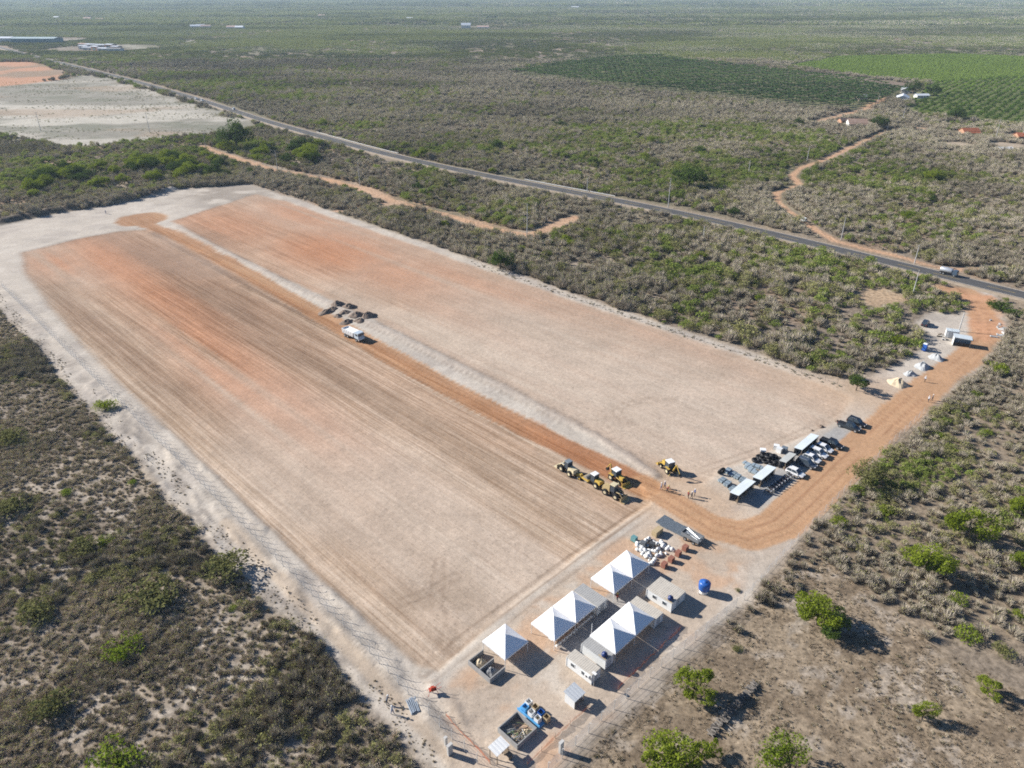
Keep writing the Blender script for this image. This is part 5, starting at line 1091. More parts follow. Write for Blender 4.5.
# ------------------------------------------------------------------ gate area
for k, (px_, py_, r, h, mm, lab, nm, ct) in enumerate(((898, 384, 2.6, 1.6, sand, 'pale sand heap, largest of the four heaps beside the access road', 'sand_heap', 'sand heap'), (910, 374.5, 1.7, 1.1, pale_gravel, 'pale grey gravel heap next to the sand heap', 'gravel_heap', 'gravel heap'),
                                                     (922, 367, 2.2, 1.5, pale_gravel, 'grey gravel heap third along from the sand heap', 'gravel_heap', 'gravel heap'), (936, 358.5, 2.0, 1.5, pale_gravel, 'grey gravel heap nearest the gate hut', 'gravel_heap', 'gravel heap'))):
    pile(nm, lab, ct, at(px_, py_), r, h, mm, 'heaps beside the access road', seed=50 + k)
x_, y_, z_ = at(924, 350.5); t = thing('portable_toilet', 'blue portable toilet cabin standing at the bush edge', 'portable toilet', (x_, y_, z_), A_ROT)
MB().box((0, 0, 1.08), (1.1, 1.1, 2.1), taper=.96).build('shell', mat('toilet_blue', (.03, .12, .45), .45), t); MB().b2(.56, .59, -.38, .38, .1, 1.95).build('door', mat('toilet_blue', (.03, .12, .45), .45), t); MB().box((0, 0, 2.2), (1.16, 1.16, .16), taper=.7).build('roof', white, t); MB().tube((-.35, -.35, 2.2), (-.35, -.35, 2.5), .05, n=6).build('vent_pipe', white, t)
c, la, lb = rect([(953.5, 338), (957, 335), (968, 340), (965, 344)], 2.6); c = Vector(gp(960.5, 345)); t = thing('gate_hut', 'gate hut with pale roof and dark open front beside the access road', 'gate hut', (c.x, c.y, gz1(*c)), A_ROT + .35)
MB().b2(-2.2, 2.2, 1.25, 1.35, 0, 2.5).build('back_wall', panel, t); MB().b2(-2.2, -2.1, -1.3, 1.24, 0, 2.5).build('side_wall', panel, t); MB().b2(2.1, 2.2, -1.3, 1.24, 0, 2.5).build('side_wall', panel, t); MB().box((0, 0, 2.6), (4.8, 3.1, .12), ry=.03).build('roof', shed_m, t); MB().b2(-2.0, 2.0, -1.1, -1.0, 0, 1.0).build('counter', dark, t)
for s in (-2.1, 2.1): MB().tube((s, -1.4, 0), (s, -1.4, 2.5), .06, n=6).build('post', dark, t)
c = Vector(gp(951, 337)); t = thing('site_container', 'pale storage container behind the gate hut', 'container', (c.x, c.y, gz1(*c)), A_ROT + .35); MB().b2(-1.7, 1.7, -1.1, 1.1, .1, 2.2).build('shell', panel, t)
rf = MB().b2(-1.75, 1.75, -1.15, 1.15, 2.2, 2.27); [rf.b2(-1.7 + .34 * i, -1.55 + .34 * i, -1.1, 1.1, 2.27, 2.31) for i in range(10)]; rf.build('roof', shed_m, t); MB().b2(-1.0, -.2, -1.14, -1.102, .12, 2.05).build('door', mat('door_grey', (0.40, 0.42, 0.43), .6), t)
for i in range(2): MB().b2(-1.6, 1.6, -1 + 1.7 * i, -.7 + 1.7 * i, 0, .1).build('skid', dark, t)
rn = random.Random(33)
for k in range(9):
    x_, y_, z_ = at(936 + rn.uniform(0, 12), 334 + rn.uniform(0, 9)); t = tag(MB().box((0, 0, .2), (rn.uniform(.7, 1.8), rn.uniform(.1, .3), rn.uniform(.1, .35)), ry=rn.uniform(-.25, .25)).build('timber_offcut', rn.choice([wood, dark, concrete]), None, (x_, y_, z_), rn.uniform(0, 3)), 'short timber offcut lying in the litter left of the gate hut', 'timber', 'timber offcuts')
for k in range(13):
    x_, y_, z_ = at(988 + rn.uniform(0, 18), 320 + rn.uniform(0, 18)); s_ = rn.uniform(.5, 1.5); tag(MB().box((0, 0, .22), (s_ * 1.5, s_ * .6, rn.uniform(.25, .5)), rx=rn.uniform(-.2, .2), ry=rn.uniform(-.15, .15), taper=rn.uniform(.8, .98)).build('rubble_slab', rn.choice([concrete, pale_gravel, block]), None, (x_, y_, z_), rn.uniform(0, 3)), 'broken pale slab in the rubble across the track from the gate hut', 'rubble', 'rubble slabs')

# ------------------------------------------------------------------ earth heaps in the middle of the field
for k, (px_, py_, r, h, rx) in enumerate(((327, 312, 2.2, 1.0, 1.7), (333, 309, 1.8, .8, 1.4), (337, 305, 2.2, 1.2, 1.3), (349, 307, 2.4, 1.3, 1.2), (345, 313, 1.6, .7, 1.3), (357, 316, 2.2, 1.1, 1.4), (368, 316, 2.6, 1.5, 1.3), (347, 322, 2.0, .9, 1.5), (338, 316, 1.5, .7, 1.2), (360, 321, 1.8, .8, 1.4))):
    pile('earth_heap', ['dark earth heap at the left end of the group in mid-field', 'low dark earth heap just right of the leftmost heap', 'earth heap at the back left of the mid-field group', 'tall dark earth heap at the back of the mid-field group', 'small brown earth heap in the centre of the mid-field group', 'brown earth heap left of the rightmost heap', 'tall dark earth heap at the right end of the mid-field group', 'long dark earth heap just behind the white dump truck', 'smallest earth heap at the front of the mid-field group', 'earth heap between the truck and the rightmost heap'][k], 'earth heap', at(px_, py_), r, h, clay, 'earth heaps in the middle of the field', rx=1.0 + (rx - 1) * .35, seed=60 + k, rz=.6)
x_, y_, z_ = at(354, 337); t = thing('dump_truck', 'white dump truck standing on the centre track by the earth heaps', 'truck', (x_, y_, z_), A_ROT + .05)
MB().b2(-3.6, 3.4, -.45, .45, .75, 1.05).build('chassis', dark, t); cab_ = MB().box((2.7, 0, 1.95), (1.9, 2.3, 1.8), taper=.94).build('cab', mat('cab_pale_blue', (.45, .52, .58), .4, coat=.3), t); MB().box((3.62, 0, 2.25), (.06, 1.95, .75), ry=-.05).build('windscreen', glass, cab_)
for s in (-1, 1): MB().box((2.8, s * 1.135, 2.25), (.9, .05, .65)).build('side_window', glass, cab_); MB().box((3.5, s * 1.3, 2.2), (.1, .15, .4)).build('mirror', dark, cab_)
bed_ = MB(); bed_.add([(-4.0, -1.2, 1.15), (1.35, -1.2, 1.15), (1.35, 1.2, 1.15), (-4.0, 1.2, 1.15), (-4.1, -1.25, 2.55), (1.55, -1.25, 2.55), (1.55, 1.25, 2.55), (-4.1, 1.25, 2.55), (-4.0, -1.12, 2.55), (1.45, -1.12, 2.55), (1.45, 1.12, 2.55), (-4.0, 1.12, 2.55), (-3.9, -1.1, 2.2), (1.4, -1.1, 2.2), (1.4, 1.1, 2.2), (-3.9, 1.1, 2.2)], [(3, 2, 1, 0), (0, 1, 5, 4), (1, 2, 6, 5), (2, 3, 7, 6), (3, 0, 4, 7), (4, 5, 9, 8), (5, 6, 10, 9), (6, 7, 11, 10), (7, 4, 8, 11), (8, 9, 13, 12), (9, 10, 14, 13), (10, 11, 15, 14), (11, 8, 12, 15), (12, 13, 14, 15)]); b_ = bed_.build('dump_bed', white, t)
for k in range(6): 
    for s in (-1, 1): MB().box((-3.6 + .95 * k, s * 1.27, 1.85), (.1, .08, 1.35)).build('rib', white, b_)
for xx in (-2.9, -1.6, 2.6):
    for s in (-1, 1): w = MB().tube((xx, s * 1.0 - .2, .52), (xx, s * 1.0 + .2, .52), .52, n=18).build('wheel', rubber, t); MB().tube((xx, s * 1.0 - .21, .52), (xx, s * 1.0 + .21, .52), .28, n=12).build('rim', steel, w)
for s in (-1, 1): MB().box((3.66, s * .85, 1.3), (.08, .3, .18)).build('headlight', mat('lamp_lens', (.75, .76, .78), .15), t)
MB().b2(3.5, 3.75, -1.15, 1.15, .7, 1.05).build('bumper', white, t)

# ------------------------------------------------------------------ earth-moving machines
def wheel(t, x_, y_, r, w, rim=cream):
    k = MB().lathe([(r * .55, -w / 2), (r * .93, -w / 2), (r, -w / 3), (r, w / 3), (r * .93, w / 2), (r * .55, w / 2)], n=20).build('wheel', rubber, t); k.rotation_euler = (math.pi / 2, 0, 0); k.location = (x_, y_, r)
    lg = MB()
    for i in range(14):
        a = 2 * math.pi * i / 14; lg.box((r * math.cos(a), r * math.sin(a), (-1) ** i * w * .22), (.06, .12, w * .5), rz=a)
    lg.build('tread_lug', rubber, k); MB().lathe([(r * .5, -w / 2 - .01), (r * .5, w / 2 + .01)], n=14).build('rim', rim, k)
def cab(t, c, d, roof):
    x_, y_, z_ = c; k = MB().box((x_, y_, z_ + d[2] / 2), d, taper=.92).build('cab_glass', glass, t)
    p = MB()
    for sx_ in (-1, 1):
        for s in (-1, 1): p.tube((x_ + sx_ * d[0] / 2, y_ + s * d[1] / 2, z_), (x_ + sx_ * d[0] / 2 * .93, y_ + s * d[1] / 2 * .93, z_ + d[2]), .055, n=5)
    p.build('cab_frame', dark, t); MB().box((x_, y_, z_ + d[2] + .06), (d[0] * 1.08, d[1] * 1.06, .12), taper=.93).build('cab_roof', roof, t)
def bucket(t, c, w, s, m_, rz=0):
    x_, y_, z_ = c; pr = [(0, 0), (s, -.02), (s * .95, .06), (.15, .12), (.08, s * .8), (-.05, s * .85), (-.12, s * .3)]
    return MB().prism([(x_ + a, z_ + b) for a, b in pr], y_ - w / 2, y_ + w / 2).build('bucket', m_, t)
def backhoe(label, c, rz, paint, roof, boom=True, reach=1.0):
    t = thing('backhoe_loader', label, 'backhoe loader', c, rz, 'earth-moving machines')
    MB().b2(-1.7, 1.5, -.42, .42, .6, 1.0).build('chassis', dark, t); MB().box((1.15, 0, 1.35), (1.5, .9, .75), taper=.88).build('hood', paint, t); MB().b2(1.9, 1.95, -.35, .35, 1.0, 1.6).build('grille', dark, t)
    cab(t, (-.45, 0, 1.05), (1.5, 1.5, 1.6), roof)
    for s in (-1, 1): wheel(t, -1.05, s * .95, .72, .45); wheel(t, 1.35, s * .88, .45, .32); MB().box((-1.05, s * .95, 1.5), (1.3, .5, .06)).build('fender', paint, t)
    ar = MB()
    for s in (-.75, .75): ar.path([(.3, s, 1.35), (1.7, s, 1.2), (2.5, s, .45)], .09, 6)
    ar.build('loader_arm', paint, t); bucket(t, (2.45, 0, .12), 2.2, .85, paint)
    if boom:
        b_ = MB(); p0, p1, p2 = (-1.8, 0, 1.0), (-2.2 - .5 * reach, 0, 3.1), (-3.0 - reach, 0, 1.7); b_.tube(p0, p1, .17, .12, 6); b_.build('boom', paint, t); MB().tube(p1, p2, .13, .1, 6).build('dipper_arm', paint, t); MB().prism([(p2[0] - .1, p2[2]), (p2[0] + .3, p2[2] - .1), (p2[0] + .35, p2[2] - .6), (p2[0] - .05, p2[2] - .7), (p2[0] - .3, p2[2] - .35)], -.3, .3).build('digging_bucket', dark, t)
        for s in (-.7, .7): MB().tube((-1.75, s * .6, .8), (-2.0, s * 1.7, .05), .07, n=5).build('stabiliser', paint, t)
    return t
def roller(label, c, rz, paint, roof):
    t = thing('road_roller', label, 'road roller', c, rz, 'earth-moving machines')
    d = MB().lathe([(.3, -1.02), (.72, -1.02), (.74, -.98), (.74, .98), (.72, 1.02), (.3, 1.02)], n=24).build('drum', mat('drum_steel', (.30, .27, .23), .6, .3), t); d.rotation_euler = (math.pi / 2, 0, 0); d.location = (1.75, 0, .74)
    MB().b2(.75, 2.65, -1.2, -1.06, .6, 1.0).b2(.75, 2.65, 1.06, 1.2, .6, 1.0).b2(2.5, 2.65, -1.06, 1.06, .6, .95).b2(.75, .95, -1.06, 1.06, .6, 1.0).build('drum_frame', paint, t)
    MB().b2(-1.9, .7, -.7, .7, .7, 1.1).build('chassis', dark, t); MB().box((-1.35, 0, 1.45), (1.5, 1.5, .75), taper=.86).build('engine_hood', paint, t); cab(t, (.05, 0, 1.1), (1.2, 1.4, 1.55), roof)
    for s in (-1, 1): wheel(t, -1.2, s * .85, .68, .5)
    return t
def loader(label, c, rz, paint, roof):
    t = thing('wheel_loader', label, 'wheel loader', c, rz, 'earth-moving machines')
    MB().box((-1.4, 0, 1.35), (1.9, 1.5, .9), taper=.88).build('engine_hood', paint, t); MB().b2(-2.2, 2.0, -.5, .5, .6, .95).build('chassis', dark, t); cab(t, (.1, 0, 1.2), (1.2, 1.3, 1.6), roof)
    for s in (-1, 1): wheel(t, -1.35, s * .92, .68, .5); wheel(t, 1.25, s * .92, .68, .5)
    ar = MB()
    for s in (-.45, .45): ar.path([(.9, s, 1.5), (1.9, s, 1.5), (2.7, s, .55)], .11, 6)
    ar.build('lift_arm', paint, t); bucket(t, (2.6, 0, .12), 2.4, 1.0, paint); MB().tube((.9, 0, 1.3), (2.3, 0, 1.3), .07, n=6).build('tilt_ram', steel, t)
    return t
def grader_tow(label, c, rz):
    t = thing('towed_grader', label, 'towed implement', c, rz, 'earth-moving machines')
    MB().b2(-1.0, 1.0, -.5, .5, .5, .75).build('frame', yellow, t); MB().box((-.2, 0, .95), (.9, .8, .4), taper=.8).build('hopper', yellow, t); MB().tube((1.0, 0, .6), (2.0, 0, .5), .06).build('drawbar', dark, t); MB().box((.1, 0, .3), (.12, 1.9, .45), rz=.3).build('blade', steel, t)
    for s in (-1, 1): wheel(t, -.6, s * .65, .4, .25, yellow)
    return t
loader('cream and yellow wheel loader, leftmost of the machine cluster', at(568.5, 471), A_ROT + 3.0, cream, mat('cab_grey', (.18, .21, .23), .5))
grader_tow('small yellow towed grader behind the leftmost loader', at(579.5, 476.5), A_ROT + 3.1)
roller('road roller with white cab roof in the middle of the cluster', at(594.5, 483), A_ROT + 3.05, yellow, white)
backhoe('yellow backhoe with white roof on the red track side of the cluster', at(617.5, 479), A_ROT - .15, yellow, white, True, .2)
loader('dusty beige loader at the front right of the cluster', at(613, 494), A_ROT + .05, mat('machine_dusty', (.48, .36, .18), .6, var=.25), cream)
backhoe('yellow backhoe with white roof working alone near the people', at(668, 469.5), A_ROT + 2.75, yellow, white, True, 1.2)

# ------------------------------------------------------------------ tanker on the road
l_, a_ = road_car(942, 277, -1.7); t = thing('tanker_truck', 'silver tanker truck driving past the site entrance', 'truck', l_, a_); t.scale = (.82, .82, .82)
tk_ = MB().lathe([(.5, -2.6), (1.0, -2.45), (1.12, -2.2), (1.12, 2.2), (1.0, 2.45), (.5, 2.6)], n=20).build('tank', mat('tank_silver', (.55, .57, .6), .3, .5, var=.1), t, smooth=True); tk_.rotation_euler = (0, math.pi / 2, 0); tk_.location = (-1.1, 0, 2.05)
MB().b2(-3.8, 3.6, -.45, .45, .7, .95).build('chassis', dark, t); cb_ = MB().box((2.7, 0, 1.8), (1.8, 2.3, 1.9), taper=.93).build('cab', mat('cab_slate', (.06, .09, .13), .4, coat=.3), t); MB().box((3.58, 0, 2.1), (.06, 1.95, .75)).build('windscreen', glass, cb_)
for xx in (-3.0, -1.8, 2.6):
    for s in (-1, 1): w = MB().tube((xx, s * 1.0 - .18, .5), (xx, s * 1.0 + .18, .5), .5, n=18).build('wheel', rubber, t); MB().tube((xx, s * 1.0 - .19, .5), (xx, s * 1.0 + .19, .5), .26, n=10).build('rim', steel, w)
MB().b2(-1.6, -.6, -.3, .3, 3.1, 3.25).build('hatch', steel, t)

# ------------------------------------------------------------------ people: one skinned figure each
def figure(label, c, rz, shirt, trousers, hat, lean=0.0, arm=(0, 0), stride=.16, group='people on the site', scale=1.0):
    V, E, Rr = [], [], []
    def v(p, r, par=None):
        V.append(p); Rr.append(r)
        if par is not None: E.append((par, len(V) - 1))
        return len(V) - 1
    lx = lean
    pel = v((0, 0, .93), .135); waist = v((lx * .3, 0, 1.08), .125, pel); chest = v((lx * .7, 0, 1.30), .150, waist); neck = v((lx, 0, 1.47), .06, chest); chin = v((lx + .02, 0, 1.55), .075, neck); head = v((lx + .015, 0, 1.64), .105, chin); top = v((lx, 0, 1.72), .075, head); v((lx + .125, 0, 1.62), .016, head)
    for s, st in ((1, stride), (-1, -stride)):
        hip = v((0, s * .10, .88), .105, pel); kn = v((st * .5 + .02, s * .11, .50), .065, hip); an = v((st, s * .11, .10), .045, kn); v((st + .17, s * .13, .04), .04, an)
        sh = v((lx * .9, s * .20, 1.40), .068, chest); a_f = arm[0] if s > 0 else arm[1]
        el = v((lx * .9 + .08 + .18 * a_f, s * .27, 1.14 + .06 * a_f), .05, sh); wr = v((lx * .9 + .16 + .36 * a_f, s * .24, .92 + .32 * a_f), .036, el); pm_ = v((lx * .9 + .19 + .41 * a_f, s * .235, .86 + .35 * a_f), .04, wr)
        for q in range(4): f1 = v((lx * .9 + .21 + .45 * a_f, s * .235 + (q - 1.5) * .02, .80 + .36 * a_f + .006 * abs(q - 1)), .0095, pm_); v((lx * .9 + .225 + .47 * a_f, s * .225 + (q - 1.5) * .02, .765 + .37 * a_f + .008 * abs(q - 1)), .008, f1)
        v((lx * .9 + .245 + .40 * a_f, s * .20, .84 + .36 * a_f), .0105, pm_)
    me = bpy.data.meshes.new('person'); me.from_pydata(V, E, []); o = bpy.data.objects.new('person', me); col.objects.link(o)
    md = o.modifiers.new('skin', 'SKIN'); md.use_smooth_shade = True
    for i, r in enumerate(Rr): me.skin_vertices[0].data[i].radius = (r, r)
    me.skin_vertices[0].data[pel].use_root = True; sb = o.modifiers.new('sub', 'SUBSURF'); sb.levels = 1; sb.render_levels = 1
    dg = bpy.context.evaluated_depsgraph_get(); dg.update(); nm = bpy.data.meshes.new_from_object(o.evaluated_get(dg)); o.modifiers.clear(); o.data = nm
    for m_ in (shirt, trousers, skin_m, dark): nm.materials.append(m_)
    for p in nm.polygons:
        x_, y_, z_ = p.center
        p.material_index = 3 if z_ < .13 else (2 if z_ > 1.46 or (abs(y_) > .19 and z_ < 1.02 + .2 * max(arm) and z_ > .7) else (1 if z_ < .98 else 0))
    o.location = c; o.rotation_euler = (0, 0, rz); o.scale = (scale,) * 3; tag(o, label, 'person', group); o.name = 'person'
    h = MB().lathe([(.15, 1.66), (.125, 1.68), (.12, 1.74), (.085, 1.80), (.02, 1.83)], (lx, 0, 0), 12).build('hard_hat', hat, o, smooth=True)
    return o
sh_blue = mat('shirt_blue', (.05, .10, .24), .85); sh_white = mat('shirt_white', (.55, .57, .62), .85); sh_red = mat('shirt_red', (.30, .06, .05), .85); sh_grey = mat('shirt_grey', (.12, .13, .15), .85); tr_d = mat('trousers_dark', (.03, .035, .05), .9); tr_b = mat('trousers_brown', (.12, .08, .06), .9)
hat_w = mat('hat_white', (.75, .75, .73), .4); hat_y = mat('hat_yellow', (.6, .42, .05), .4)
figure('person in white shirt, leftmost of the group walking by the red track', at(661, 489.5), -.6, sh_white, sh_blue, hat_w, arm=(.2, 0))
figure('person in blue shirt beside the one in white, by the red track', at(664.5, 488), -.4, sh_blue, tr_d, hat_w)
figure('person in red shirt bending forward behind the pair in blue and white', at(667, 492), -.6, sh_red, tr_d, hat_y, lean=.25, arm=(.5, .4))
figure('person in dark red standing left of two people near the shed path', at(688, 498), .8, sh_red, tr_b, hat_y)
figure('person in grey standing in the middle of three near the shed path', at(691.5, 498.5), 2.5, sh_grey, tr_d, hat_w, arm=(.3, 0))
figure('person in dark clothes, right of three near the shed path', at(694.5, 496), 3.4, sh_blue, tr_d, hat_w)
figure('person in blue and white at the white strip outside the left fence', at(392.5, 714), -.5, sh_white, sh_blue, hat_w, arm=(.5, .3), stride=.2)
figure('person crouching over by the plants outside the left fence', at(387, 704.5), .9, sh_grey, tr_d, hat_w, lean=.3, arm=(.4, .5))
figure('person standing under the corner of the far tent', at(617, 601), 1.0, sh_red, tr_d, hat_y)
figure('person in white walking on the access road near the sand heap', at(924.5, 382), -2.4, sh_white, tr_b, hat_w, stride=.22)
figure('person in pale shirt, left of two on the road edge below the heaps', at(928, 402), .4, sh_white, tr_d, hat_w)
figure('person in grey, right of two on the road edge below the heaps', at(932, 400.5), 2.6, sh_grey, tr_d, hat_w)
figure('person in blue at the far white edge of the field', at(106, 214), 0, sh_blue, sh_blue, hat_w, scale=1.05)

# ------------------------------------------------------------------ power poles
def pole(label, base, top, group, arm=True):
    x_, y_ = gp(*base); lo, hi = 2.0, 40.0
    for _ in range(40):
        mid = (lo + hi) / 2; dep = y_ * cP - (mid - CAM_H) * sP; vy = 384 - FOC * (y_ * sP + (mid - CAM_H) * cP) / dep
        if vy > top[1]: lo = mid
        else: hi = mid
    h = min(lo, 14.0); t = thing('power_pole', label, 'power pole', (x_, y_, 0), 2.3, group); MB().tube((0, 0, 0), (0, 0, h), .20, .12, 8).build('shaft', mat('pole_concrete', (.46, .45, .43), .85, var=.1), t)
    if arm:
        MB().box((0, 0, h - .5), (.12, 2.4, .12)).build('crossarm', wood, t)
        for s in (-1.05, 0, 1.05): MB().tube((0, s, h - .44), (0, s, h - .15), .06, .04, 6).build('insulator', dark, t)
    return (x_, y_, h)
G1 = 'power poles along the dirt track behind the field'
pl = [pole('power pole on the dirt track nearest the white clearing', (206, 148), (205, 132), G1), pole('power pole second along the dirt track from the white clearing', (278, 172), (276, 150), G1), pole('power pole third along the dirt track from the white clearing', (360, 186), (357, 162), G1), pole('tall power pole at the end of the dirt track, beyond the field edge', (527, 237), (526, 199), G1)]
G2 = 'power poles beyond the asphalt road'
for b_, t_, lab in (((587, 193), (588, 178), 'short power pole beside the road left of the tall one'), ((668, 208), (671, 172), 'tall pale power pole beside the road by the dark tree'), ((748, 176), (750, 160), 'power pole in the bush left of the winding track'), ((807, 161), (808.5, 146), 'power pole beside the pale stretch of winding track'),
                    ((841, 240), (847, 217), 'leaning pale power pole where the winding track nears the road'), ((914, 265), (920, 245), 'pale power pole beside the road opposite the site entrance'), ((902, 122), (905, 105), 'power pole in front of the white farmhouse'), ((877, 106), (878, 94), 'power pole at the edge of the palm plantation'),
                    ((995, 140), (999, 119), 'power pole behind the red-roofed house on the far track'), ((1021, 140), (1022.5, 121), 'power pole at the right edge on the far track'), ((887, 131), (886, 122), 'short pole at the fork of the far track'), ((912, 297), (913, 270), 'thin pole in the bush below the road near the entrance'),
                    ((703, 240), (703, 226), 'short pole between field and road'), ((150, 133), (148, 112), 'power pole in the white clearing, right one'), ((41, 131), (39, 112), 'power pole in the white clearing, left one'), ((290, 26), (290, 8), 'distant mast rising from the woodland')):
    pl.append(pole(lab, b_, t_, G2))
pole('slim white light pole behind the gate hut', (958.8, 331), (964, 312.5), 'gate light pole', False)
# guard rails on the far side of the road
def guard_rail(label, a, b):
    ia = min(range(len(HW)), key=lambda k: math.dist(HW[k], gp(*a))); ib = min(range(len(HW)), key=lambda k: math.dist(HW[k], gp(*b))); i0, i1 = min(ia, ib), max(ia, ib); nn_ = normals(HW); sgn = -1 if nn_[i0][1] < 0 else 1
    pts = [(HW[i][0] + nn_[i][0] * 4.9 * sgn, HW[i][1] + nn_[i][1] * 4.9 * sgn) for i in range(i0, i1 + 1)]; t = thing('guard_rail', label, 'guard rail', (pts[0][0], pts[0][1], .4), 0, 'guard rails along the road'); ox, oy = pts[0]; mb = MB(); w = mat('rail_white', (.72, .72, .70), .4, .2)
    for p, q in zip(pts[:-1], pts[1:]):
        d = Vector((q[0] - p[0], q[1] - p[1])); mb.box(((p[0] + q[0]) / 2 - ox, (p[1] + q[1]) / 2 - oy, .62), (d.length, .08, .34), rz=math.atan2(d.y, d.x))
    mb.build('beam', w, t); me = MB().b2(-.06, .06, -.06, .06, 0, .75).mesh('post', steel)
    for p in pts[::1]: o = bpy.data.objects.new('post', me); col.objects.link(o); o.parent = t; o.location = (p[0] - ox, p[1] - oy, 0)
guard_rail('white guard rail along the road behind the far edge of the field', (314, 134), (392, 156)); guard_rail('white guard rail along the road left of the tall pole', (518, 183), (612, 200))

# ------------------------------------------------------------------ houses
wall_w = mat('lime_wall', (.62, .60, .56), .85, var=.12, scale=.4); wall_o = mat('clay_wall', (.42, .24, .15), .9, var=.2, scale=.4)
def house(label, c, rz, L_, W_, h, rh, m_wall, m_roof, group=None, name='farm_house', nwin=3, porch=False):
    t = thing(name, label, 'house', (c[0], c[1], -.03), rz, group); hx, hy = L_ / 2, W_ / 2
    MB().prism([(-hy, 0), (hy, 0), (hy, h), (0, h + rh), (-hy, h)], -hx, hx).build('wall', m_wall, t, rz=math.pi / 2)
    e = .5
    rf = MB()
    for s in (-1, 1):
        y1, z1 = s * (hy + e), h - e * rh / hy
        rf.add([(-hx - e, 0, h + rh + .05), (hx + e, 0, h + rh + .05), (hx + e, y1, z1 + .05), (-hx - e, y1, z1 + .05), (-hx - e, 0, h + rh + .2), (hx + e, 0, h + rh + .2), (hx + e, y1, z1 + .2), (-hx - e, y1, z1 + .2)], [(0, 1, 2, 3), (7, 6, 5, 4), (0, 4, 5, 1), (1, 5, 6, 2), (2, 6, 7, 3), (3, 7, 4, 0)])
    rf.build('roof', m_roof, t)
    for i in range(nwin):
        x_ = -hx + L_ * (i + .5) / nwin
        for s in (-1, 1):
            if i == nwin // 2 and s < 0: d = MB().b2(x_ - .5, x_ + .5, s * hy - .06, s * hy + .06, 0, 2.1).build('door', wood, t)
            else: w = MB().b2(x_ - .65, x_ + .65, s * hy - .05, s * hy + .05, 1.0, 2.2).build('window', wood, t); MB().b2(x_ - .5, x_ + .5, s * hy - .07, s * hy + .07, 1.1, 2.1).build('pane', glass, w)
    if porch:
        MB().add([(-hx, -hy - 2.5, 2.2), (hx, -hy - 2.5, 2.2), (hx, -hy - .02, 2.7), (-hx, -hy - .02, 2.7), (-hx, -hy - 2.5, 2.3), (hx, -hy - 2.5, 2.3), (hx, -hy - .02, 2.8), (-hx, -hy - .02, 2.8)], [(3, 2, 1, 0), (4, 5, 6, 7), (0, 1, 5, 4), (1, 2, 6, 5), (3, 0, 4, 7)]).build('porch_roof', m_roof, t)
        for i in range(4): MB().tube((-hx + .2 + (L_ - .4) * i / 3, -hy - 2.3, 0), (-hx + .2 + (L_ - .4) * i / 3, -hy - 2.3, 2.25), .09, n=6).build('porch_post', m_wall, t)
    return t
house('house with red tiled roof and clay walls standing on the far track', gp(968, 135), .05, 11, 7, 3.0, 1.8, wall_o, tile_red, 'farm houses', porch=True)
house('red-roofed house at the right edge on the far track', gp(1024, 140), -.1, 12, 8, 3.0, 1.8, wall_o, tile_red, 'farm houses')
house('white-walled house with faded tile roof near the palm plantation corner', gp(856, 126), -.15, 13, 9, 3.0, 2.2, wall_w, mat('tile_faded', (.32, .22, .17), .9, var=.25, scale=.6), 'farm houses', porch=True)
house('small dark-roofed outbuilding left of the white-walled house', gp(844, 123.5), .1, 8, 6, 2.6, 1.4, wall_o, mat('roof_dark', (.12, .09, .08), .9, var=.2), 'farm houses', nwin=2)
house('small pale-roofed house at the edge of the palms', gp(861, 101), .1, 8, 8, 3.0, 2.6, mat('wall_beige', (.45, .38, .28), .9), mat('roof_pale', (.55, .55, .55), .6, var=.1), 'farm houses', nwin=2)
roof_w = mat('roof_white', (.70, .72, .74), .45, .05, var=.06, scale=.3)
house('large white farmhouse among trees between palms and orchard', gp(902, 101), 1.1, 17, 10, 3.6, 2.0, wall_w, roof_w, 'white farm buildings', nwin=5)
house('white barn behind the large white farmhouse', gp(905, 92.5), 1.15, 15, 8, 3.2, 1.6, wall_w, roof_w, 'white farm buildings', nwin=4)
house('long low white outbuilding right of the farmhouse', gp(921, 98), .1, 12, 6, 2.6, 1.2, wall_w, roof_w, 'white farm buildings', nwin=4)
house('tiny white house with bare ground before the orchard strip', gp(1004, 150), .15, 9, 5, 1.2, .7, wall_w, wall_w, 'ruins', 'low_ruin', 2)
# far clusters
house('distant white chapel-like building on the plain', gp(466, 29), .05, 24, 14, 9, 5, wall_w, roof_w, 'distant plain buildings', nwin=4)
house('distant long white house right of the chapel-like building', gp(483, 29), 0, 30, 14, 5, 3, wall_w, mat('roof_pink', (.50, .36, .30), .9), 'distant plain buildings', nwin=5)
rn = random.Random(9)
ang = math.atan2(HW[-6][1] - HW[-30][1], HW[-6][0] - HW[-30][0])
def warehouse(label, c, rz, L_, W_, h, m_wall, m_roof, group):
    t = thing('warehouse', label, 'warehouse', (c[0], c[1], 0), rz, group); hx, hy = L_ / 2, W_ / 2
    MB().b2(-hx, hx, -hy, hy, 0, h).build('wall', m_wall, t); pr = [(-hy - .6, h), (0, h + W_ * .07), (hy + .6, h), (hy + .6, h + .5), (0, h + W_ * .07 + .5), (-hy - .6, h + .5)]
    MB().prism(pr, -hx - .6, hx + .6).build('roof', m_roof, t, rz=math.pi / 2)
    n = int(L_ / 9)
    for i in range(n): MB().b2(-hx + L_ * (i + .25) / n, -hx + L_ * (i + .75) / n, -hy - .12, -hy - .01, h * .15, h * .6).build('bay_door', mat('bay_teal', (.10, .20, .22), .6), t)
warehouse('long distant warehouse with pale roof and teal front beside the road', gp(38, 43), -.05, 84, 30, 8, mat('teal_wall', (.16, .26, .27), .7), mat('ware_roof', (.42, .50, .50), .5, var=.1, scale=.05), 'far warehouses')
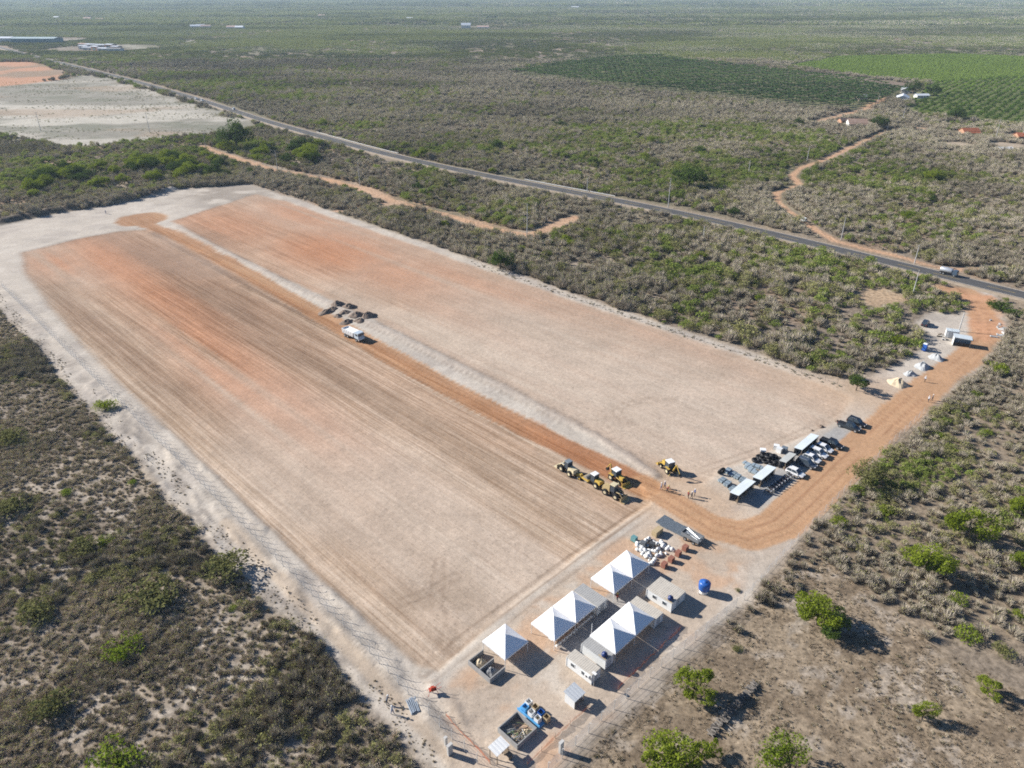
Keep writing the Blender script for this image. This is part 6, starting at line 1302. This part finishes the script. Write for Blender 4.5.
warehouse('second distant warehouse at the left edge', gp(4, 42), -.05, 45, 30, 7, wall_w, roof_w, 'far warehouses')
for k in range(12):
    px_, py_ = 84 + (k % 6) * 6.6 + rn.uniform(-1, 1), 46 + (k // 6) * 3.2 + (k % 6) * .55; warehouse('small pale site building in the distant cluster right of the warehouse', gp(px_, py_), -.3 + rn.uniform(-.2, .2), rn.uniform(14, 24), rn.uniform(9, 13), rn.uniform(3.5, 6), rn.choice([wall_w, wall_o, concrete]), rn.choice([roof_w, roof_w, grey_roof, mat('roof_pink', (.50, .36, .30), .9)]), 'distant cluster of site buildings')
for k, (px_, py_, w) in enumerate(((196, 28, 26), (201, 27.6, 20), (206, 28.2, 24), (232, 29, 24), (240, 29.2, 22), (100, 21, 24), (57, 19, 20), (322, 17, 24), (410, 20, 22), (88, 20, 24), (575, 8, 40))):
    house('pale distant house half hidden in the woodland under the haze', gp(px_, py_), rn.uniform(-.3, .3), w, 12, 5, 3, wall_w, rn.choice([roof_w, mat('roof_pink', (.50, .36, .30), .9)]), 'hazy far houses', nwin=3)

# ------------------------------------------------------------------ trees
bark = mat('bark', (.14, .11, .085), .95, var=.3, scale=6, bump=.4)
def tree_meshes(seed, leafm, n, lf, k):
    r_ = random.Random(seed); tr = MB(); tr.tube((0, 0, -.05), (.03, .02, .45), .055, .04, 7)
    lb = lobes(k, .72, (.22, .46)); lb = [(a, b, .55 + .45 * r_.random(), d) for a, b, c, d in lb] + [(0, 0, 1.1, .45)]
    for a, b, c, d in lb: tr.tube((.03, .02, .42), (a * .8, b * .8, c * .92), .028, .008, 5)
    kk = rng.integers(0, len(lb), n); L_ = np.array(lb)[kk]; d = unit(rng.normal(size=(n, 3))); q = (.35 + .65 * rng.random(n) ** .45)[:, None]; p = L_[:, :3] + d * L_[:, 3:4] * q * np.array([1, 1, .78]); clump = (vnoise(p[:, 0] * 6 + seed, p[:, 1] * 6 + p[:, 2] * 5, seed) > .36); p = p[clump]
    return tr.mesh('trunk', bark), tri_mesh('crown', *leaf_tris(p, lf, up=.5), np.zeros(len(p)), [M[leafm]])
foliage_mat('crown_green', (0.15, 0.195, 0.02), (0.39, 0.45, 0.06), 0.4); foliage_mat('crown_dark', (0.05, 0.085, 0.02), (0.15, 0.21, 0.045), 0.3); foliage_mat('crown_lime', (0.13, 0.18, 0.02), (0.33, 0.40, 0.05), 0.35); foliage_mat('crown_olive', (0.13, 0.135, 0.05), (0.31, 0.30, 0.12), 0.3)
SM = {}
TM = {k: [tree_meshes(i + 10 * j, k, n, lf, 9) for i in range(4)] for j, (k, n, lf) in enumerate((('crown_green', 6500, .062), ('crown_dark', 5000, .07), ('crown_lime', 3200, .06), ('crown_olive', 3400, .06)))}
for k_, n_ in (('crown_green', 900), ('crown_dark', 900), ('crown_lime', 700), ('crown_olive', 900)):
    SM[k_] = []
    for i in range(4):
        tr_ = MB()
        for j in range(7): a_ = j * .9 + i; tr_.tube((.04 * math.cos(a_), .04 * math.sin(a_), -.03), (.6 * math.cos(a_), .6 * math.sin(a_), .55), .025, .008, 4)
        SM[k_].append((tr_.mesh('stem', bark), bush('crown', 1.0, 1.1, 60, n_, .018, .11, [M['twig_grey'], M[k_]], k=9)))
trn = random.Random(77)
def tree(label, px_, py_, wpx, kind, group=None, hk=1.0, name='leafy_tree', cat='tree', far=False):
    dep = None; x_, y_ = gp(px_, py_); dep = y_ * cP + CAM_H * sP; r = wpx / 2 * dep / FOC * 1.25; sh_ = name == 'leafy_shrub'; x_, y_ = gp(px_, py_, r * (.45 if sh_ else .75) * hk)
    tm, cm = (SM if sh_ else TM)[kind][trn.randrange(4)]; t = thing(name, label, cat, (x_, y_, gz1(x_, y_) if y_ < 700 else 0), trn.uniform(0, 6.28), group); t.scale = (r * trn.uniform(.85, 1.15), r * trn.uniform(.85, 1.15), r * hk * trn.uniform(.85, 1.1))
    for nm, me in (('stem' if sh_ else 'trunk', tm), ('crown', cm)): o = bpy.data.objects.new(nm, me); col.objects.link(o); o.parent = t
for px_, py_, w, kd, hk, lab in ((930, 557, 44, 'crown_green', 1., 'bright green round tree standing alone right of the access road'), (970, 524, 44, 'crown_green', 1., 'bright green tree with dark side above the lone round one'), (1020, 505, 24, 'crown_green', 1., 'green tree cut by the right edge, upper one'), (1024, 560, 22, 'crown_green', 1., 'green tree cut by the right edge, lower one'),
                                (868, 470, 36, 'crown_olive', 1.05, 'dull green tree overhanging the verge opposite the parked cars'), (820, 611, 46, 'crown_green', .85, 'wide low green tree in the middle of the dry meadow'), (836, 622, 32, 'crown_dark', .9, 'darker tree tucked against the wide low tree on the meadow'), (697, 684, 42, 'crown_green', 1., 'green tree beside the pole pile on the meadow'),
                                (676, 757, 56, 'crown_green', .9, 'broad green tree at the bottom edge below the pole pile'), (714, 750, 19, 'crown_green', 1., 'small green tree beside the broad one at the bottom edge'), (793, 757, 54, 'crown_lime', .9, 'yellow-green tree at the bottom edge of the dry meadow'), (925, 711, 24, 'crown_green', 1.2, 'slim green tree with separate shadow on the lower right meadow'), (990, 688, 24, 'crown_green', 1.0, 'small green tree near the right edge of the meadow'),
                                (690, 174, 30, 'crown_dark', 1., 'big dark tree beyond the road near the tall power pole'), (421, 152, 13, 'crown_green', 1., 'single green round tree beyond the road'), (235, 134, 32, 'crown_dark', .9, 'large dark tree at the corner of the white clearing'), (858, 382, 20, 'crown_dark', 1., 'dark green bush tree at the right field corner'), (500, 258, 26, 'crown_dark', .9, 'dark green tree at the bush edge along the right field'),
                                (905, 214, 20, 'crown_lime', .9, 'bright green bush in the bushland right of the winding track'), (935, 175, 16, 'crown_green', .9, 'green round tree on the slope right of the winding track'), (958, 112, 16, 'crown_dark', 1., 'dark tree at the orchard strip'), (915, 86, 16, 'crown_dark', 1., 'dark tree behind the white farmhouse'), (935, 88, 14, 'crown_dark', 1., 'dark tree right of the white barn'), (880, 121, 16, 'crown_dark', 1., 'dark tree over the faded-roof house')):
    tree(lab, px_, py_, w, kd, None, hk)
for px_, py_, w, kd, lab in ((884, 510, 18, 'crown_green', 'green shrub below the dull green verge tree'), (838, 520, 18, 'crown_green', 'green shrub at the meadow corner near the road'), (957, 600, 20, 'crown_lime', 'yellow-green shrub right of the meadow, upper one'), (968, 636, 24, 'crown_lime', 'yellow-green shrub right of the meadow, lower one'), (1004, 650, 20, 'crown_olive', 'pale olive shrub near the right edge'), (1020, 615, 18, 'crown_green', 'green shrub cut by the right edge'),
                             (950, 448, 14, 'crown_lime', 'lime shrub in the grey brushwood, middle of the slope'), (922, 459, 11, 'crown_lime', 'lime shrub in the grey brushwood closest to the road'), (941, 435, 13, 'crown_lime', 'lime shrub in the grey brushwood above the middle one'), (968, 454, 12, 'crown_green', 'green shrub right of the lime shrub in the brushwood'), (976, 395, 14, 'crown_lime', 'lime shrub below the gate rubble'), (988, 431, 13, 'crown_lime', 'lime shrub at the right of the brushwood'), (1000, 369, 20, 'crown_green', 'green shrub beside the track below the rubble'), (843, 366, 18, 'crown_olive', 'olive shrub in the bush above the field corner'), (897, 340, 18, 'crown_green', 'green shrub left of the blue toilet'), (738, 590, 6, 'crown_olive', 'tiny shrub by the yard fence'), (737, 648, 10, 'crown_olive', 'tiny shrub on the meadow near the fence'),
                             (998, 305, 22, 'crown_dark', 'dark green shrub row beside the site entrance'), (1012, 312, 18, 'crown_dark', 'dark green shrub right of the site entrance'), (5, 507, 34, 'crown_olive', 'yellow-olive shrub at the left edge of the scrub'), (66, 492, 13, 'crown_lime', 'small lime shrub in the dark scrub'), (132, 482, 11, 'crown_lime', 'small lime shrub close to the white strip'), (105, 405, 24, 'crown_green', 'green shrub on the white strip left of the fence'), (122, 648, 32, 'crown_lime', 'bright green shrub in the lower left scrub'), (150, 594, 46, 'crown_olive', 'wide olive shrub in the lower left scrub'), (105, 540, 16, 'crown_lime', 'yellow-green shrub in the middle of the left scrub'), (232, 607, 9, 'crown_lime', 'tiny yellow shrub near the white strip'), (117, 757, 46, 'crown_lime', 'green shrub at the bottom edge of the scrub'), (49, 706, 42, 'crown_olive', 'olive-green shrub in the bottom left scrub'), (180, 560, 9, 'crown_lime', 'tiny lime shrub above the olive shrubs'), (222, 569, 46, 'crown_olive', 'dull olive shrub against the white strip'), (10, 436, 30, 'crown_olive', 'dark olive shrub at the left edge of the picture'), (85, 545, 28, 'crown_olive', 'olive shrub beside the yellow-green shrub in the scrub'), (35, 610, 40, 'crown_olive', 'faint olive shrub in the dark left scrub')):
    tree(lab, px_, py_, w, kd, None, .62, 'leafy_shrub', 'shrub')
# grove beyond the far left corner, and greener trees across the road
for k in range(90):
    q = trn.random(); px_ = 20 + 300 * q + trn.uniform(-8, 8); py_ = 188 - 40 * q ** .8 + trn.uniform(-14, 10) + (4 if px_ > 230 else 0)
    if px_ > 255: py_ = trn.uniform(142, 160)
    g_ = gp(px_, py_)
    if blocked(np.array([g_[0]]), np.array([g_[1]]))[0] > -3: continue
    kd = trn.choice(['crown_green', 'crown_green', 'crown_dark']); w_ = trn.uniform(9, 18)
    tree('%s %s tree in the grove, %s' % ('small' if w_ < 12 else ('middling' if w_ < 15 else 'big'), 'bright green' if kd == 'crown_green' else 'dark green', 'near the left edge of the picture' if px_ < 80 else ('above the far left field corner' if px_ < 160 else ('left of the dirt track by the clearing' if px_ < 230 else 'right of the large dark corner tree'))), px_, py_, w_, kd, 'grove beyond the far left corner', .8)
k = 0
while k < 60:
    px_, py_ = trn.uniform(300, 1020), trn.uniform(120, 262); g_ = gp(px_, py_)
    if blocked(np.array([g_[0]]), np.array([g_[1]]))[0] > -3 or trn.random() < .3: continue
    k += 1; kd = trn.choice(['crown_green', 'crown_dark', 'crown_olive', 'crown_lime']); w_ = trn.uniform(5, 12); tree('%s %s tree %s' % ('small' if w_ < 8 else 'larger', {'crown_green': 'bright green', 'crown_dark': 'dark green', 'crown_olive': 'olive', 'crown_lime': 'yellow-green'}[kd], ('beyond the road ' if py_ < 138 + (px_ - 330) * .23 else 'on the near side of the road ') + ('behind the far field edge' if px_ < 520 else ('around the tall power pole' if px_ < 740 else ('by the winding track' if px_ < 880 else 'towards the right edge')))), px_, py_, w_, kd, 'scattered green bushland trees', .85)
k = 0
while k < 40:
    px_, py_ = trn.uniform(420, 820), trn.uniform(225, 372); g_ = gp(px_, py_)
    if blocked(np.array([g_[0]]), np.array([g_[1]]))[0] > -4: continue
    k += 1; kd = trn.choice(['crown_olive', 'crown_olive', 'crown_green', 'crown_lime']); w_ = trn.uniform(7, 14); tree('%s %s shrub between field and road, %s' % ('small' if w_ < 10.5 else 'larger', {'crown_green': 'bright green', 'crown_olive': 'olive', 'crown_lime': 'yellow-green'}[kd], ('near the field edge' if py_ > 262 + (px_ - 470) * .33 - 28 else 'nearer the road') + (', left part' if px_ < 560 else (', middle part' if px_ < 700 else ', right part'))), px_, py_, w_, kd, 'shrubs between field and road', .8, 'leafy_shrub', 'shrub')

# ------------------------------------------------------------------ palm plantation and orchard
foliage_mat('palm_leaf', (0.03, 0.06, 0.02), (0.10, 0.15, 0.045), 0.2)
def palm_mesh(seed):
    r_ = random.Random(seed); mb = MB(); mb.mi = 1; mb.tube((0, 0, 0), (.15, .1, 3.2), .2, .13, 5); mb.mi = 0
    for i in range(15):
        a = 2 * math.pi * i / 15 + r_.uniform(-.15, .15); el = r_.uniform(.15, 1.1); L_ = r_.uniform(2.6, 3.4); pts = []
        for s in range(4):
            f = s / 3; d = L_ * f; pts.append((.15 + math.cos(a) * d * math.cos(el * (1 - f * .5)), .1 + math.sin(a) * d * math.cos(el * (1 - f * .5)), 3.2 + math.sin(el) * d * (1 - .75 * f)))
        w = [.25, .6, .5, .05]; sx_, sy_ = -math.sin(a), math.cos(a)
        for s in range(3):
            p, q = pts[s], pts[s + 1]
            for g in (-1, 1): mb.add([p, q, (q[0] + g * sx_ * w[s + 1], q[1] + g * sy_ * w[s + 1], q[2] - .2), (p[0] + g * sx_ * w[s], p[1] + g * sy_ * w[s], p[2] - .2)], [(0, 1, 2, 3)])
    return mb.mesh('coconut_palm', [M['palm_leaf'], bark])
PM = [palm_mesh(i) for i in range(5)]
def grid_in(poly, step, rot, jit):
    P_ = np.array(poly); c = P_.mean(0); R2 = np.array([[math.cos(rot), -math.sin(rot)], [math.sin(rot), math.cos(rot)]]); e = np.abs(P_ - c).max() * 1.5; a, b = np.meshgrid(np.arange(-e, e, step[0]), np.arange(-e, e, step[1])); q = np.stack([a.ravel(), b.ravel()], -1) @ R2.T + c + rng.uniform(-jit, jit, (a.size, 2))
    k = (poly_sd(q[:, 0], q[:, 1], poly) > 2) & in_view(q[:, 0], q[:, 1], 10); return q[k]
q = grid_in(PALMS, (12.0, 7.0), .95, .5); q = q[rng.random(len(q)) > .04]; q = q[np.argsort(q[:, 1] + .0 * q[:, 0])]
LIB_PALM = bpy.data.collections.new('palm')
for i, me in enumerate(PM): LIB_PALM.objects.link(bpy.data.objects.new('palm_%d' % i, me))
for i, (x_, y_) in enumerate(q[:300]):
    o = bpy.data.objects.new('coconut_palm', PM[i % 5]); col.objects.link(o); o.location = (x_, y_, 0); o.rotation_euler = (0, 0, trn.uniform(0, 6)); s = trn.uniform(1.2, 1.6); o.scale = (s, s, s); tag(o, 'coconut palm in the near rows of the dark plantation', 'palm', 'palms in the plantation')
put('palm_plantation', 'dense dark rows of coconut palms beyond the road', 'palms', LIB_PALM, 5, q[300:, 0], q[300:, 1], 1.2 + .4 * rng.random(len(q) - 300), .2 + .5 * rng.random(len(q) - 300), z=False)
foliage_mat('orchard_leaf', (0.07, 0.12, 0.02), (0.20, 0.29, 0.05), 0.3); foliage_mat('crop_leaf', (0.12, 0.18, 0.03), (0.27, 0.36, 0.075), 0.3)
OM = [bush('orchard_tree', 1.0, 1.2, 20, 260, .03, .20, [M['twig_grey'], M['orchard_leaf']]) for _ in range(4)]; CM = [bush('crop_plant', 1.0, .8, 0, 120, .03, .3, [M['crop_leaf'], M['crop_leaf']]) for _ in range(3)]
q = grid_in(ORCHARD, (11.0, 7.0), .9, .9); kk = [i for i, (a, b) in enumerate(q) if math.dist((a, b), gp(900, 96)) > 30]; q = q[kk]; q = q[np.argsort(q[:, 1])]
for i, (x_, y_) in enumerate(q[:220]):
    o = bpy.data.objects.new('orchard_tree', OM[i % 4]); col.objects.link(o); o.location = (x_, y_, 0); o.rotation_euler = (0, 0, trn.uniform(0, 6)); s = trn.uniform(2.4, 3.5); o.scale = (s, s, s); tag(o, 'low green orchard tree in the near rows beside the farmhouse', 'tree', 'orchard trees')
put('orchard_rows', 'rows of low green orchard trees right of the white farmhouse', 'orchard', library('orchard_tree', OM), 4, q[220:, 0], q[220:, 1], 2.4 + 1.1 * rng.random(max(0, len(q) - 220)), .2 + .6 * rng.random(max(0, len(q) - 220)), z=False)
q = grid_in(CROP_LIGHT, (5.0, 4.0), .2, .8); put('crop_rows', 'light green crop field in rows behind the palm plantation', 'crop', library('crop_plant', CM), 3, q[:, 0], q[:, 1], 1.6 + .8 * rng.random(len(q)), .2 + .5 * fbm(q[:, 0], q[:, 1], 60, 3, 201) + .3 * rng.random(len(q)), z=False)
# grey brush pushed up along the field edge
e_ = densify(gpl([(470, 262), (560, 293), (700, 340), (840, 386)]), .8); e_ = np.array([(a + rng.uniform(-1.2, 1.2), b + rng.uniform(-1.2, 1.2)) for a, b in e_ for _ in range(2)]); e_ = e_[rng.random(len(e_)) < .55]
put('brush_windrow', 'line of pale grey cut brush pushed up along the right field edge', 'brush', LIB_GREY, 6, e_[:, 0], e_[:, 1], .3 + .6 * rng.random(len(e_)), .75 + .5 * rng.random(len(e_)), squash=.3)

# ------------------------------------------------------------------ haze
hz = MB(); hz.box((0, 9000, 48), (40000, 22000, 100))
m, N, L = new_mat('haze_air'); o_ = N.new('ShaderNodeOutputMaterial'); v_ = N.new('ShaderNodeVolumePrincipled')
v_.inputs['Color'].default_value = (0.68, 0.85, 1.0, 1); v_.inputs['Density'].default_value = 0.000085; v_.inputs['Anisotropy'].default_value = 0.1
L.new(v_.outputs[0], o_.inputs['Volume'])
ho = hz.build('haze', m); tag(ho, 'thin blue haze lying over the whole plain', 'haze', kind='stuff')
